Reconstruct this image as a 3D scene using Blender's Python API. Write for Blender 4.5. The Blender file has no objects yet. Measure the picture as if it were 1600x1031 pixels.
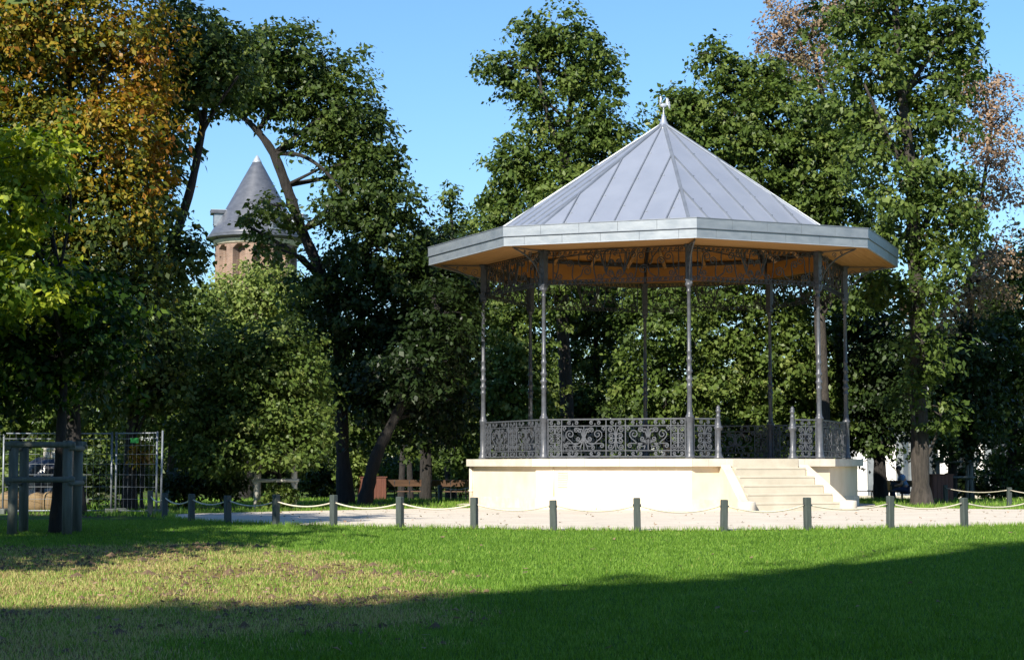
import bpy, math, random
import numpy as np
from mathutils import Vector, Matrix
PI = math.pi; R = math.radians
sc = bpy.context.scene
col = sc.collection

# ------------------------------------------------------------------ camera, sky, sun, exposure
F_PX, PITCH, CAM_Z = 2912.5, 0.0722, 1.0
cd = bpy.data.cameras.new('camera'); cam = bpy.data.objects.new('camera', cd); col.objects.link(cam)
cd.sensor_width = 36.0; cd.lens = 36.0 * F_PX / 1600.0
cd.clip_start = 0.1; cd.clip_end = 3000
cam.location = (0, 0, CAM_Z); cam.rotation_euler = (PI / 2 + PITCH, 0, 0)
sc.camera = cam

SUN_AZ, SUN_EL = R(-25), R(34)          # azimuth measured from the view's back towards the right
SUN_DIR = Vector((math.sin(SUN_AZ) * math.cos(SUN_EL), -math.cos(SUN_AZ) * math.cos(SUN_EL), math.sin(SUN_EL)))
w = bpy.data.worlds.new('World'); sc.world = w; w.use_nodes = True
nt = w.node_tree; nt.nodes.clear()
sky = nt.nodes.new('ShaderNodeTexSky'); sky.sky_type = 'NISHITA'; sky.sun_disc = False
sky.sun_elevation = SUN_EL; sky.sun_rotation = math.atan2(SUN_DIR.x, SUN_DIR.y)
sky.air_density = 1.3; sky.dust_density = 0.0; sky.ozone_density = 10.0
bg = nt.nodes.new('ShaderNodeBackground'); bg.inputs[1].default_value = 0.09
wo = nt.nodes.new('ShaderNodeOutputWorld')
nt.links.new(sky.outputs[0], bg.inputs[0]); nt.links.new(bg.outputs[0], wo.inputs[0])
sd = bpy.data.lights.new('sun', 'SUN'); sd.energy = 5.0; sd.angle = R(0.53); sd.color = (1.0, 0.93, 0.82)
so = bpy.data.objects.new('sun', sd); col.objects.link(so)
so.rotation_euler = SUN_DIR.to_track_quat('Z', 'Y').to_euler(); so.location = (-20, -30, 30)
sc.view_settings.view_transform = 'Standard'; sc.view_settings.look = 'None'
sc.view_settings.gamma = 1.0; sc.view_settings.exposure = 0.95
sc.render.engine = 'CYCLES'
sc.cycles.max_bounces = 6; sc.cycles.diffuse_bounces = 3; sc.cycles.glossy_bounces = 2
sc.cycles.transmission_bounces = 3; sc.cycles.transparent_max_bounces = 4
sc.cycles.use_denoising = True

# ------------------------------------------------------------------ photo geometry helpers
CP, SP = math.cos(PITCH), math.sin(PITCH)
def sstep(a, b, t):
    t = min(1, max(0, (t - a) / (b - a))); return t * t * (3 - 2 * t)
def gz(y):                               # height of the ground: lawn falls towards the viewer, park falls away behind
    if y < 29: return -0.019 * (29 - max(y, 0))
    return -0.35 * sstep(52, 64, y)
def ray(x, y):
    u = (x - 800) / F_PX; v = (515.5 - y) / F_PX
    return Vector((u, CP - v * SP, SP + v * CP))
def at(x, y, d):
    r = ray(x, y); return Vector((0, 0, CAM_Z)) + r * (d / r.y)
def ground(x, y):
    r = ray(x, y); d = 30.0
    for _ in range(40): d = 0.5 * d + 0.5 * max(3, min(400, (gz(d) - CAM_Z) / min(r.z, -1e-4) * r.y))
    p = Vector((0, 0, CAM_Z)) + r * (d / r.y); p.z = gz(d); return p
def foot(x, d):                          # point on the ground under pixel column x at distance d
    p = at(x, 726, d); p.z = gz(d); return p

# ------------------------------------------------------------------ materials
def newmat(name):
    m = bpy.data.materials.new(name); m.use_nodes = True
    n = m.node_tree; n.nodes.clear()
    out = n.nodes.new('ShaderNodeOutputMaterial'); p = n.nodes.new('ShaderNodeBsdfPrincipled')
    n.links.new(p.outputs[0], out.inputs[0]); return m, n, p, out
def mapping(n, scale, coord='Object'):
    tc = n.nodes.new('ShaderNodeTexCoord'); mp = n.nodes.new('ShaderNodeMapping')
    mp.inputs['Scale'].default_value = scale if hasattr(scale, '__len__') else (scale,) * 3
    n.links.new(tc.outputs[coord], mp.inputs[0]); return mp
def noise(n, vec, scale, detail=4, rough=0.55):
    t = n.nodes.new('ShaderNodeTexNoise'); t.inputs['Scale'].default_value = scale
    t.inputs['Detail'].default_value = detail; t.inputs['Roughness'].default_value = rough
    n.links.new(vec, t.inputs['Vector']); return t
def ramp(n, fac, stops):
    r = n.nodes.new('ShaderNodeValToRGB'); el = r.color_ramp.elements
    while len(el) > 1: el.remove(el[-1])
    el[0].position = stops[0][0]; el[0].color = (*stops[0][1], 1)
    for p, c in stops[1:]:
        e = el.new(p); e.color = (*c, 1)
    n.links.new(fac, r.inputs[0]); return r
def simple(name, c1, c2, scale=3.0, rough=0.7, bump=0.0, bscale=30.0, metal=0.0, stretch=(1, 1, 1), spec=0.5, detail=5):
    m, n, p, out = newmat(name)
    mp = mapping(n, stretch)
    t = noise(n, mp.outputs[0], scale, detail)
    r = ramp(n, t.outputs['Fac'], [(0.3, c1), (0.7, c2)])
    n.links.new(r.outputs[0], p.inputs['Base Color'])
    p.inputs['Roughness'].default_value = rough; p.inputs['Metallic'].default_value = metal
    p.inputs['Specular IOR Level'].default_value = spec
    if bump:
        b = n.nodes.new('ShaderNodeBump'); b.inputs['Strength'].default_value = bump; b.inputs['Distance'].default_value = 0.02
        t2 = noise(n, mp.outputs[0], bscale, 4); n.links.new(t2.outputs['Fac'], b.inputs['Height'])
        n.links.new(b.outputs[0], p.inputs['Normal'])
    return m
M = {}
M['iron'] = simple('painted_iron', (0.048, 0.053, 0.062), (0.085, 0.092, 0.106), 9, 0.38, 0.15, 60)
M['plaster'] = simple('cream_plaster', (0.62, 0.50, 0.345), (0.72, 0.61, 0.455), 1.6, 0.9, 0.12, 50)
M['coping'] = simple('coping_stone', (0.48, 0.43, 0.35), (0.60, 0.55, 0.46), 3.2, 0.85, 0.2, 60)
M['plinth'] = simple('plinth_stone', (0.5, 0.43, 0.33), (0.68, 0.6, 0.48), 4.5, 0.9, 0.4, 40)
M['step'] = simple('step_stone', (0.40, 0.36, 0.28), (0.50, 0.455, 0.365), 2.5, 0.85, 0.2, 50)
M['zinc'] = simple('zinc_sheet', (0.25, 0.28, 0.34), (0.29, 0.32, 0.38), 1.4, 0.45, 0.05, 8, 0.35, (1, 1, 0.35))
M['zincband'] = simple('zinc_fascia', (0.19, 0.22, 0.25), (0.28, 0.31, 0.335), 2.6, 0.45, 0.08, 9, 0.4, (1, 1, 2.0))
M['zincseam'] = simple('zinc_seam', (0.16, 0.18, 0.21), (0.22, 0.245, 0.28), 4, 0.45, 0, 8, 0.4)
M['silver'] = simple('pale_zinc', (0.30, 0.33, 0.37), (0.42, 0.45, 0.49), 6, 0.4, 0.1, 20, 0.3)
M['ceiling'] = simple('orange_pine', (0.30, 0.12, 0.02), (0.44, 0.19, 0.038), 2.2, 0.55, 0.15, 20, 0, (0.5, 6, 1))
M['eavewood'] = simple('eave_boards', (0.32, 0.155, 0.045), (0.44, 0.235, 0.08), 2.2, 0.6, 0.15, 20, 0, (0.4, 7, 1))
M['post'] = simple('green_grey_post', (0.030, 0.042, 0.039), (0.055, 0.070, 0.064), 8, 0.75, 0.3, 60, 0, (4, 4, 0.6))
M['rope'] = simple('beige_rope', (0.5, 0.45, 0.34), (0.66, 0.61, 0.49), 60, 0.9, 0.5, 150)
M['guardwood'] = simple('weathered_wood', (0.075, 0.085, 0.075), (0.15, 0.165, 0.145), 5, 0.85, 0.4, 40, 0, (4, 4, 0.5))
M['palewood'] = simple('pale_stake_wood', (0.42, 0.39, 0.33), (0.56, 0.53, 0.46), 5, 0.85, 0.4, 40, 0, (4, 4, 0.5))
M['galv'] = simple('galvanised_steel', (0.17, 0.19, 0.21), (0.28, 0.305, 0.33), 5, 0.5, 0, 0, 0.5)
M['benchwood'] = simple('varnished_bench_wood', (0.05, 0.026, 0.014), (0.095, 0.05, 0.026), 3, 0.5, 0.2, 30, 0, (0.5, 5, 5))
M['black'] = simple('black_iron', (0.015, 0.015, 0.017), (0.035, 0.035, 0.04), 8, 0.5)
M['rust'] = simple('rust_red_board', (0.085, 0.028, 0.018), (0.15, 0.052, 0.03), 4, 0.65, 0.2, 30, 0, (5, 5, 0.5))
M['slate'] = simple('slate_roof', (0.055, 0.062, 0.078), (0.09, 0.098, 0.118), 2.2, 0.42, 0.25, 18, 0, (1, 1, 2.0))
M['white'] = simple('white_render', (0.74, 0.73, 0.70), (0.82, 0.81, 0.78), 2, 0.85, 0.1, 40)
M['greypaint'] = simple('grey_painted_timber', (0.13, 0.15, 0.16), (0.2, 0.22, 0.23), 4, 0.7, 0.15, 30)
M['glass'] = simple('dark_glass', (0.04, 0.05, 0.06), (0.08, 0.09, 0.11), 2, 0.08)
M['cardboard'] = simple('brown_sack', (0.13, 0.085, 0.04), (0.21, 0.145, 0.07), 5, 0.85, 0.4, 25)
M['tarp'] = simple('dark_plastic_sheet', (0.012, 0.014, 0.02), (0.03, 0.034, 0.045), 3, 0.18, 0.9, 5)
M['greensign'] = simple('green_plate', (0.03, 0.36, 0.05), (0.05, 0.45, 0.08), 6, 0.5)
M['darkgap'] = simple('dark_joint', (0.10, 0.08, 0.06), (0.16, 0.13, 0.10), 5, 0.9)
M['skin'] = simple('skin', (0.42, 0.24, 0.16), (0.5, 0.3, 0.21), 8, 0.55)
M['denim'] = simple('navy_denim', (0.012, 0.018, 0.05), (0.025, 0.035, 0.085), 10, 0.85, 0.3, 40)
M['shirt'] = simple('light_blue_cotton', (0.13, 0.24, 0.42), (0.2, 0.33, 0.52), 8, 0.85, 0.3, 30)
M['hair'] = simple('dark_brown_hair', (0.014, 0.009, 0.006), (0.035, 0.022, 0.014), 30, 0.5, 0.5, 90)
M['orange'] = simple('ochre_canvas', (0.40, 0.17, 0.03), (0.52, 0.25, 0.06), 8, 0.8, 0.3, 30)
M['blackbag'] = simple('black_canvas', (0.012, 0.012, 0.014), (0.03, 0.03, 0.033), 8, 0.75, 0.3, 30)
M['casterwall'] = simple('beige_caster_wall', (0.45, 0.41, 0.34), (0.55, 0.5, 0.42), 1, 0.9, 0.1, 20)

def bark(name, c1, c2):
    m, n, p, out = newmat(name)
    mp = mapping(n, (1, 1, 0.22)); mp2 = mapping(n, 1)
    t = noise(n, mp.outputs[0], 13, 8, 0.72); t3 = noise(n, mp2.outputs[0], 2.2, 3)
    r = ramp(n, t.outputs['Fac'], [(0.32, c1), (0.68, c2)])
    mx = n.nodes.new('ShaderNodeMix'); mx.data_type = 'RGBA'; mx.blend_type = 'MULTIPLY'
    r3 = ramp(n, t3.outputs['Fac'], [(0.35, (0.7, 0.7, 0.66)), (0.65, (1, 1, 1))])
    mx.inputs['Factor'].default_value = 1.0
    n.links.new(r.outputs[0], mx.inputs['A']); n.links.new(r3.outputs[0], mx.inputs['B'])
    n.links.new(mx.outputs['Result'], p.inputs['Base Color'])
    b = n.nodes.new('ShaderNodeBump'); b.inputs['Strength'].default_value = 1.0; b.inputs['Distance'].default_value = 0.09
    n.links.new(t.outputs['Fac'], b.inputs['Height']); n.links.new(b.outputs[0], p.inputs['Normal'])
    p.inputs['Roughness'].default_value = 0.9; return m
M['bark'] = bark('dark_bark', (0.009, 0.008, 0.007), (0.036, 0.030, 0.026))
M['barkpale'] = bark('grey_brown_bark', (0.026, 0.022, 0.019), (0.092, 0.077, 0.064))

def leafmat(name, stops, trans=0.28, rough=0.45):
    m, n, p, out = newmat(name)
    a = n.nodes.new('ShaderNodeAttribute'); a.attribute_name = 'tint'
    r = ramp(n, a.outputs['Fac'], stops)
    n.links.new(r.outputs[0], p.inputs['Base Color'])
    p.inputs['Roughness'].default_value = rough; p.inputs['Specular IOR Level'].default_value = 0.22
    t = n.nodes.new('ShaderNodeBsdfTranslucent'); mx = n.nodes.new('ShaderNodeMixShader')
    hs = n.nodes.new('ShaderNodeHueSaturation'); hs.inputs['Value'].default_value = 1.5; hs.inputs['Saturation'].default_value = 1.1
    n.links.new(r.outputs[0], hs.inputs['Color']); n.links.new(hs.outputs[0], t.inputs['Color'])
    mx.inputs[0].default_value = trans
    n.links.new(p.outputs[0], mx.inputs[1]); n.links.new(t.outputs[0], mx.inputs[2]); n.links.new(mx.outputs[0], out.inputs[0])
    return m
L = {}
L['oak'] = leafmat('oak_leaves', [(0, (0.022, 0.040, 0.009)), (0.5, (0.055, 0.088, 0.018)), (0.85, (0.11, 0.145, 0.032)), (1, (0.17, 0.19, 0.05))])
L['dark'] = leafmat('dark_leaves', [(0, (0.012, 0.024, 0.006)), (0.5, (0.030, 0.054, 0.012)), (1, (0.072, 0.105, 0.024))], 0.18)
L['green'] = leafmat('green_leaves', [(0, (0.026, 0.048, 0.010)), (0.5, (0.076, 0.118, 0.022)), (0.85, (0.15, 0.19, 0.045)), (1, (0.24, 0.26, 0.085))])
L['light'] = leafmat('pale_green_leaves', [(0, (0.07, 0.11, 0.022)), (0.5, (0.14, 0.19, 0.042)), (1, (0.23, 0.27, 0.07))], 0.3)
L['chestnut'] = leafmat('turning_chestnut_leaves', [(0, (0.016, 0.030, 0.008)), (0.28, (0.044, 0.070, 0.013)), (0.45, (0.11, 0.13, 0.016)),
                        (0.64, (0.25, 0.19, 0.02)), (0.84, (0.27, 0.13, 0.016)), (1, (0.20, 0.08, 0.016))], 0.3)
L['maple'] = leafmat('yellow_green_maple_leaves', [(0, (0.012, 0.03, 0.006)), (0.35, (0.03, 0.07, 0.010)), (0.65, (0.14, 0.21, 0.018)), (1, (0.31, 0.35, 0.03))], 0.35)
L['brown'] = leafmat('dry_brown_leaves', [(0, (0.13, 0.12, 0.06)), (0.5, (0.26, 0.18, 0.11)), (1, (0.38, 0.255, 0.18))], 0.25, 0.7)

# ------------------------------------------------------------------ object helpers
def link(o, parent=None):
    col.objects.link(o)
    if parent is not None: o.parent = parent
    return o
def tag(o, label, cat=None, group=None, kind=None):
    if label: o['label'] = label
    if cat: o['category'] = cat
    if group: o['group'] = group
    if kind: o['kind'] = kind
    return o
def empty(name, loc=(0, 0, 0), rz=0, parent=None):
    o = bpy.data.objects.new(name, None); o.location = loc; o.rotation_euler = (0, 0, rz); o.empty_display_size = 0.2
    return link(o, parent)
def new_obj(name, me, parent=None, loc=(0, 0, 0), rz=0):
    o = bpy.data.objects.new(name, me); o.location = loc; o.rotation_euler = (0, 0, rz); return link(o, parent)
def copy_tree(o, parent=None, loc=None, rz=None):
    c = o.copy(); link(c, parent)
    if loc is not None: c.location = loc
    if rz is not None: c.rotation_euler = (0, 0, rz)
    for ch in [x for x in list(o.children)]: copy_tree(ch, c)
    return c

class MB:
    def __init__(s): s.v = []; s.f = []; s.sm = []
    def add(s, vs, fs, smooth=False):
        b = len(s.v); s.v += [tuple(v) for v in vs]
        for f in fs: s.f.append(tuple(i + b for i in f)); s.sm.append(smooth)
        return s
    def box(s, c, size, rz=0, taper=1.0):
        hx, hy, hz = size[0] / 2, size[1] / 2, size[2] / 2; ca, sa = math.cos(rz), math.sin(rz); vs = []
        for z in (-1, 1):
            k = taper if z > 0 else 1
            for (x, y) in ((-1, -1), (1, -1), (1, 1), (-1, 1)):
                X, Y = x * hx * k, y * hy * k
                vs.append((c[0] + X * ca - Y * sa, c[1] + X * sa + Y * ca, c[2] + z * hz))
        return s.add(vs, [(3, 2, 1, 0), (4, 5, 6, 7), (0, 1, 5, 4), (1, 2, 6, 5), (2, 3, 7, 6), (3, 0, 4, 7)])
    def cbox(s, c, size, ch=0.01, rz=0):             # box with chamfered upright edges and top
        hx, hy, hz = size[0] / 2, size[1] / 2, size[2] / 2; ca, sa = math.cos(rz), math.sin(rz)
        rings = [(0, -hz), (0, hz - ch), (ch, hz)]; vs = []
        for ins, z in rings:
            ax, ay = hx - ins, hy - ins
            for (x, y) in ((-ax + ch, -ay), (ax - ch, -ay), (ax, -ay + ch), (ax, ay - ch), (ax - ch, ay), (-ax + ch, ay), (-ax, ay - ch), (-ax, -ay + ch)):
                vs.append((c[0] + x * ca - y * sa, c[1] + x * sa + y * ca, c[2] + z))
        fs = [tuple(range(7, -1, -1)), tuple(range(16, 24))]
        for r in (0, 8):
            for i in range(8): fs.append((r + i, r + (i + 1) % 8, r + 8 + (i + 1) % 8, r + 8 + i))
        return s.add(vs, fs)
    def tube(s, pts, rad, n=8, caps=True, smooth=True):
        pts = [Vector(p) for p in pts]; m = len(pts)
        if not hasattr(rad, '__len__'): rad = [rad] * m
        vs = []; prev = None
        for i, p in enumerate(pts):
            t = (pts[min(i + 1, m - 1)] - pts[max(i - 1, 0)]).normalized()
            if prev is None:
                a = Vector((1, 0, 0)) if abs(t.x) < 0.9 else Vector((0, 1, 0)); a = (a - t * a.dot(t)).normalized()
            else:
                a = (prev - t * prev.dot(t)).normalized()
            prev = a; b = t.cross(a)
            for k in range(n):
                q = 2 * PI * k / n; vs.append(p + (a * math.cos(q) + b * math.sin(q)) * rad[i])
        fs = []
        for i in range(m - 1):
            for k in range(n): fs.append((i * n + k, i * n + (k + 1) % n, (i + 1) * n + (k + 1) % n, (i + 1) * n + k))
        if caps: fs += [tuple(range(n - 1, -1, -1)), tuple(range((m - 1) * n, m * n))]
        return s.add(vs, fs, smooth)
    def lathe(s, prof, n=12, c=(0, 0, 0), smooth=True):
        vs = []
        for r, z in prof:
            for k in range(n):
                q = 2 * PI * (k + 0.5) / n; vs.append((c[0] + r * math.cos(q), c[1] + r * math.sin(q), c[2] + z))
        fs = []
        for i in range(len(prof) - 1):
            for k in range(n): fs.append((i * n + k, i * n + (k + 1) % n, (i + 1) * n + (k + 1) % n, (i + 1) * n + k))
        fs += [tuple(range(n - 1, -1, -1)), tuple(range((len(prof) - 1) * n, len(prof) * n))]
        return s.add(vs, fs, smooth)
    def ball(s, c, r, n=10, m=7):
        r = r if hasattr(r, '__len__') else (r, r, r); vs = [(c[0], c[1], c[2] - r[2])]
        for i in range(1, m):
            t = PI * i / m
            for k in range(n):
                q = 2 * PI * k / n; vs.append((c[0] + r[0] * math.sin(t) * math.cos(q), c[1] + r[1] * math.sin(t) * math.sin(q), c[2] - r[2] * math.cos(t)))
        vs.append((c[0], c[1], c[2] + r[2])); fs = []
        for k in range(n): fs.append((0, 1 + (k + 1) % n, 1 + k))
        for i in range(m - 2):
            for k in range(n): fs.append((1 + i * n + k, 1 + i * n + (k + 1) % n, 1 + (i + 1) * n + (k + 1) % n, 1 + (i + 1) * n + k))
        e = len(vs) - 1; b = 1 + (m - 2) * n
        for k in range(n): fs.append((b + k, b + (k + 1) % n, e))
        return s.add(vs, fs, True)
    def prism(s, poly, z0, z1):                        # poly counter-clockwise in x, y
        n = len(poly); vs = [(x, y, z0) for x, y in poly] + [(x, y, z1) for x, y in poly]
        return s.add(vs, [tuple(range(n - 1, -1, -1)), tuple(range(n, 2 * n))] + [(i, (i + 1) % n, n + (i + 1) % n, n + i) for i in range(n)])
    def ribbon(s, pl, wd, th, y=0.0):                  # flat bar swept along a polyline in the x-z plane
        m = len(pl); vs = []
        for i, p in enumerate(pl):
            a = pl[max(i - 1, 0)]; b = pl[min(i + 1, m - 1)]; dx, dz = b[0] - a[0], b[1] - a[1]; l = math.hypot(dx, dz) or 1
            nx, nz = -dz / l * wd / 2, dx / l * wd / 2
            vs += [(p[0] + nx, y - th / 2, p[1] + nz), (p[0] - nx, y - th / 2, p[1] - nz), (p[0] - nx, y + th / 2, p[1] - nz), (p[0] + nx, y + th / 2, p[1] + nz)]
        fs = [(0, 1, 2, 3), ((m - 1) * 4 + 3, (m - 1) * 4 + 2, (m - 1) * 4 + 1, (m - 1) * 4)]
        for i in range(m - 1):
            for k in range(4): fs.append((i * 4 + (k + 1) % 4, i * 4 + k, (i + 1) * 4 + k, (i + 1) * 4 + (k + 1) % 4))
        return s.add(vs, fs)
    def mesh(s, name, mat, off=None):
        me = bpy.data.meshes.new(name); vs = s.v
        if off is not None: vs = [(v[0] - off[0], v[1] - off[1], v[2] - off[2]) for v in vs]
        me.from_pydata(vs, [], s.f); me.polygons.foreach_set('use_smooth', s.sm); me.materials.append(mat); me.update(); return me
    def build(s, name, mat, parent=None, loc=(0, 0, 0), rz=0, off=None):
        return new_obj(name, s.mesh(name, mat, off), parent, loc, rz)

# ------------------------------------------------------------------ ground, lawn, path
def dry(x, y):                           # 0..1: how parched the lawn is at a spot
    e = ((x + 6.2) / 5.9) ** 2 + ((y - 18.0) / 7.6) ** 2
    wob = 0.22 * np.sin(x * 1.7 + 0.6 * y) + 0.16 * np.sin(2.9 * y - x * 1.1) + 0.1 * np.sin(5 * x + 4 * y)
    return np.clip((1.12 + wob * 0.6 - e) / 0.38, 0, 1)
def ground_material():
    m, n, p, out = newmat('park_ground')
    mp = mapping(n, 1)
    a = noise(n, mp.outputs[0], 0.8, 6); b = noise(n, mp.outputs[0], 9, 6, 0.7)
    g = ramp(n, b.outputs['Fac'], [(0.3, (0.034, 0.075, 0.010)), (0.55, (0.062, 0.14, 0.014)), (0.75, (0.085, 0.165, 0.02))])
    dr = ramp(n, b.outputs['Fac'], [(0.3, (0.12, 0.07, 0.03)), (0.5, (0.20, 0.14, 0.055)), (0.7, (0.17, 0.19, 0.04))])
    at_ = n.nodes.new('ShaderNodeAttribute'); at_.attribute_name = 'dry'
    soil = ramp(n, b.outputs['Fac'], [(0.3, (0.05, 0.038, 0.022)), (0.7, (0.11, 0.088, 0.05))])
    m1 = n.nodes.new('ShaderNodeMix'); m1.data_type = 'RGBA'
    n.links.new(at_.outputs['Fac'], m1.inputs['Factor']); n.links.new(g.outputs[0], m1.inputs['A']); n.links.new(dr.outputs[0], m1.inputs['B'])
    s_ = n.nodes.new('ShaderNodeAttribute'); s_.attribute_name = 'soil'
    mm = n.nodes.new('ShaderNodeMath'); mm.operation = 'MULTIPLY'
    rr = ramp(n, a.outputs['Fac'], [(0.42, (0, 0, 0)), (0.6, (1, 1, 1))])
    n.links.new(s_.outputs['Fac'], mm.inputs[0]); n.links.new(rr.outputs[0], mm.inputs[1])
    m2 = n.nodes.new('ShaderNodeMix'); m2.data_type = 'RGBA'
    n.links.new(mm.outputs[0], m2.inputs['Factor']); n.links.new(m1.outputs['Result'], m2.inputs['A']); n.links.new(soil.outputs[0], m2.inputs['B'])
    n.links.new(m2.outputs['Result'], p.inputs['Base Color'])
    p.inputs['Roughness'].default_value = 0.95; p.inputs['Specular IOR Level'].default_value = 0.1
    bm = n.nodes.new('ShaderNodeBump'); bm.inputs['Strength'].default_value = 0.8; bm.inputs['Distance'].default_value = 0.04
    n.links.new(b.outputs['Fac'], bm.inputs['Height']); n.links.new(bm.outputs[0], p.inputs['Normal'])
    return m
xs = [-900, -300, -120, -60, -40, -30] + [i * 0.5 for i in range(-50, 51)] + [30, 40, 60, 120, 300, 900]
ys = [-400, -100, -40, -15, 0] + [i * 0.5 for i in range(10, 92)] + list(range(46, 80, 2)) + [90, 110, 150, 250, 500, 1500]
gv = [(x, y, gz(y)) for y in ys for x in xs]; nx = len(xs)
gf = [(j * nx + i, j * nx + i + 1, (j + 1) * nx + i + 1, (j + 1) * nx + i) for j in range(len(ys) - 1) for i in range(nx - 1)]
me = bpy.data.meshes.new('ground'); me.from_pydata(gv, [], gf)
A = np.array(gv)
da = me.attributes.new('dry', 'FLOAT', 'POINT'); da.data.foreach_set('value', (dry(A[:, 0], A[:, 1]) * (A[:, 1] < 29)).astype(np.float32))
sa = me.attributes.new('soil', 'FLOAT', 'POINT'); sa.data.foreach_set('value', np.clip((A[:, 1] - 29) / 6, 0, 1).astype(np.float32))
me.materials.append(ground_material())
tag(new_obj('ground', me), 'park ground under the trees', kind='structure')

BOLL = [(235, 806.5), (257, 810), (299, 814.5), (356, 817.5), (431, 820), (521, 822.5), (625, 825), (741, 827), (865, 829), (996, 830),
        (1131, 829.5), (1262, 828), (1391, 825.5), (1507, 823.5), (1612, 821)]
BP = [ground(x, y) for x, y in BOLL]
def path_material():
    m, n, p, out = newmat('pale_gravel')
    mp = mapping(n, 1); a = noise(n, mp.outputs[0], 1.1, 5); b = noise(n, mp.outputs[0], 60, 4, 0.7)
    r = ramp(n, a.outputs['Fac'], [(0.3, (0.55, 0.49, 0.40)), (0.7, (0.66, 0.60, 0.50))])
    r2 = ramp(n, b.outputs['Fac'], [(0.3, (0.72, 0.7, 0.68)), (0.6, (1, 1, 1))])
    mx = n.nodes.new('ShaderNodeMix'); mx.data_type = 'RGBA'; mx.blend_type = 'MULTIPLY'; mx.inputs['Factor'].default_value = 0.7
    n.links.new(r.outputs[0], mx.inputs['A']); n.links.new(r2.outputs[0], mx.inputs['B']); n.links.new(mx.outputs['Result'], p.inputs['Base Color'])
    p.inputs['Roughness'].default_value = 0.95; p.inputs['Specular IOR Level'].default_value = 0.1
    bm = n.nodes.new('ShaderNodeBump'); bm.inputs['Strength'].default_value = 0.5; bm.inputs['Distance'].default_value = 0.01
    n.links.new(b.outputs['Fac'], bm.inputs['Height']); n.links.new(bm.outputs[0], p.inputs['Normal']); return m
front = [(p.x, p.y + 0.02) for p in BP[1:]] + [(12.5, 33.5), (16, 36)]
back = [ground(x, y) for x, y in ((1700, 796), (1560, 795.5), (1440, 793.5), (1345, 791.5))]
back = [(p.x, p.y) for p in back] + [(9.6, 47.5), (8.2, 50.5), (4, 51.8), (0, 50.5), (-1.6, 48)] + [(p.x, p.y) for p in (ground(x, y) for x, y in ((735, 793.5), (640, 794.5), (560, 796.5), (430, 799), (330, 801.5), (262, 803.5)))]
rg = random.Random(3)
def jag(poly, step=0.25, amp=0.035):
    o = []
    for i in range(len(poly)):
        a, b = Vector(poly[i]), Vector(poly[(i + 1) % len(poly)]); k = max(1, int((b - a).length / step))
        for j in range(k):
            q = a.lerp(b, j / k); o.append((q.x + rg.uniform(-amp, amp), q.y + rg.uniform(-amp, amp)))
    return o
pm = MB(); pp = jag(front + back); pm.add([(x, y, gz(y) + 0.006 if y > 29 else 0.008) for x, y in pp], [tuple(range(len(pp)))])
tag(pm.build('path', path_material()), 'pale gravel path around the bandstand', kind='structure')
def in_poly(px, py, poly):
    inside = np.zeros(len(px), bool); n = len(poly)
    for i in range(n):
        x1, y1 = poly[i]; x2, y2 = poly[(i + 1) % n]
        if y1 == y2: continue
        c = ((y1 > py) != (y2 > py)) & (px < (x2 - x1) * (py - y1) / (y2 - y1) + x1); inside ^= c
    return inside

def blades(name, n, seed, region, hgt, wid, mat, colour_fn, reject=None, label='', cat='grass'):
    g = np.random.default_rng(seed); x, y = region(g, n)
    if reject is not None:
        k = ~reject(x, y); x, y = x[k], y[k]
    n = len(x); gzv = np.array([gz(v) for v in np.linspace(0, 90, 901)]); z = np.interp(y, np.linspace(0, 90, 901), gzv)
    a = g.uniform(0, 2 * PI, n); h = hgt * g.uniform(0.45, 1.35, n); ln = h * g.uniform(0.1, 0.9, n); b = a + g.normal(0, 0.9, n) + PI / 2
    wv = wid * g.uniform(0.6, 1.4, n)
    V = np.empty((n, 3, 3), np.float32)
    V[:, 0] = np.stack([x - np.cos(a) * wv, y - np.sin(a) * wv, z - 0.004], 1); V[:, 1] = np.stack([x + np.cos(a) * wv, y + np.sin(a) * wv, z - 0.004], 1)
    V[:, 2] = np.stack([x + np.cos(b) * ln, y + np.sin(b) * ln, z + h], 1)
    me = bpy.data.meshes.new(name); me.vertices.add(n * 3); me.vertices.foreach_set('co', V.ravel())
    me.loops.add(n * 3); me.loops.foreach_set('vertex_index', np.arange(n * 3, dtype=np.int32))
    me.polygons.add(n); me.polygons.foreach_set('loop_start', np.arange(0, n * 3, 3, dtype=np.int32))
    me.update(calc_edges=True)
    t = me.attributes.new('tint', 'FLOAT', 'FACE'); t.data.foreach_set('value', colour_fn(g, x, y).astype(np.float32))
    me.materials.append(mat); o = new_obj(name, me); tag(o, label, cat, kind='stuff'); return o
lawn_edge = np.array([(p.x, p.y) for p in BP]); 
def wedge(d0, d1):
    def f(g, n):
        y = d0 + (d1 - d0) * g.random(n) ** 1.35; hw = 0.29 * y + 0.8; x = g.uniform(-1, 1, n) * hw; return x, y
    return f
def past_edge(x, y):
    ye = np.interp(x, lawn_edge[:, 0], lawn_edge[:, 1], left=40, right=31); return y > ye + 0.03
M['blade'] = leafmat('grass_blades', [(0, (0.075, 0.150, 0.014)), (0.25, (0.13, 0.25, 0.026)), (0.45, (0.22, 0.35, 0.06)), (0.6, (0.32, 0.34, 0.09)), (0.8, (0.50, 0.44, 0.20)), (1, (0.33, 0.22, 0.10))], 0.3, 0.6)
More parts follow.
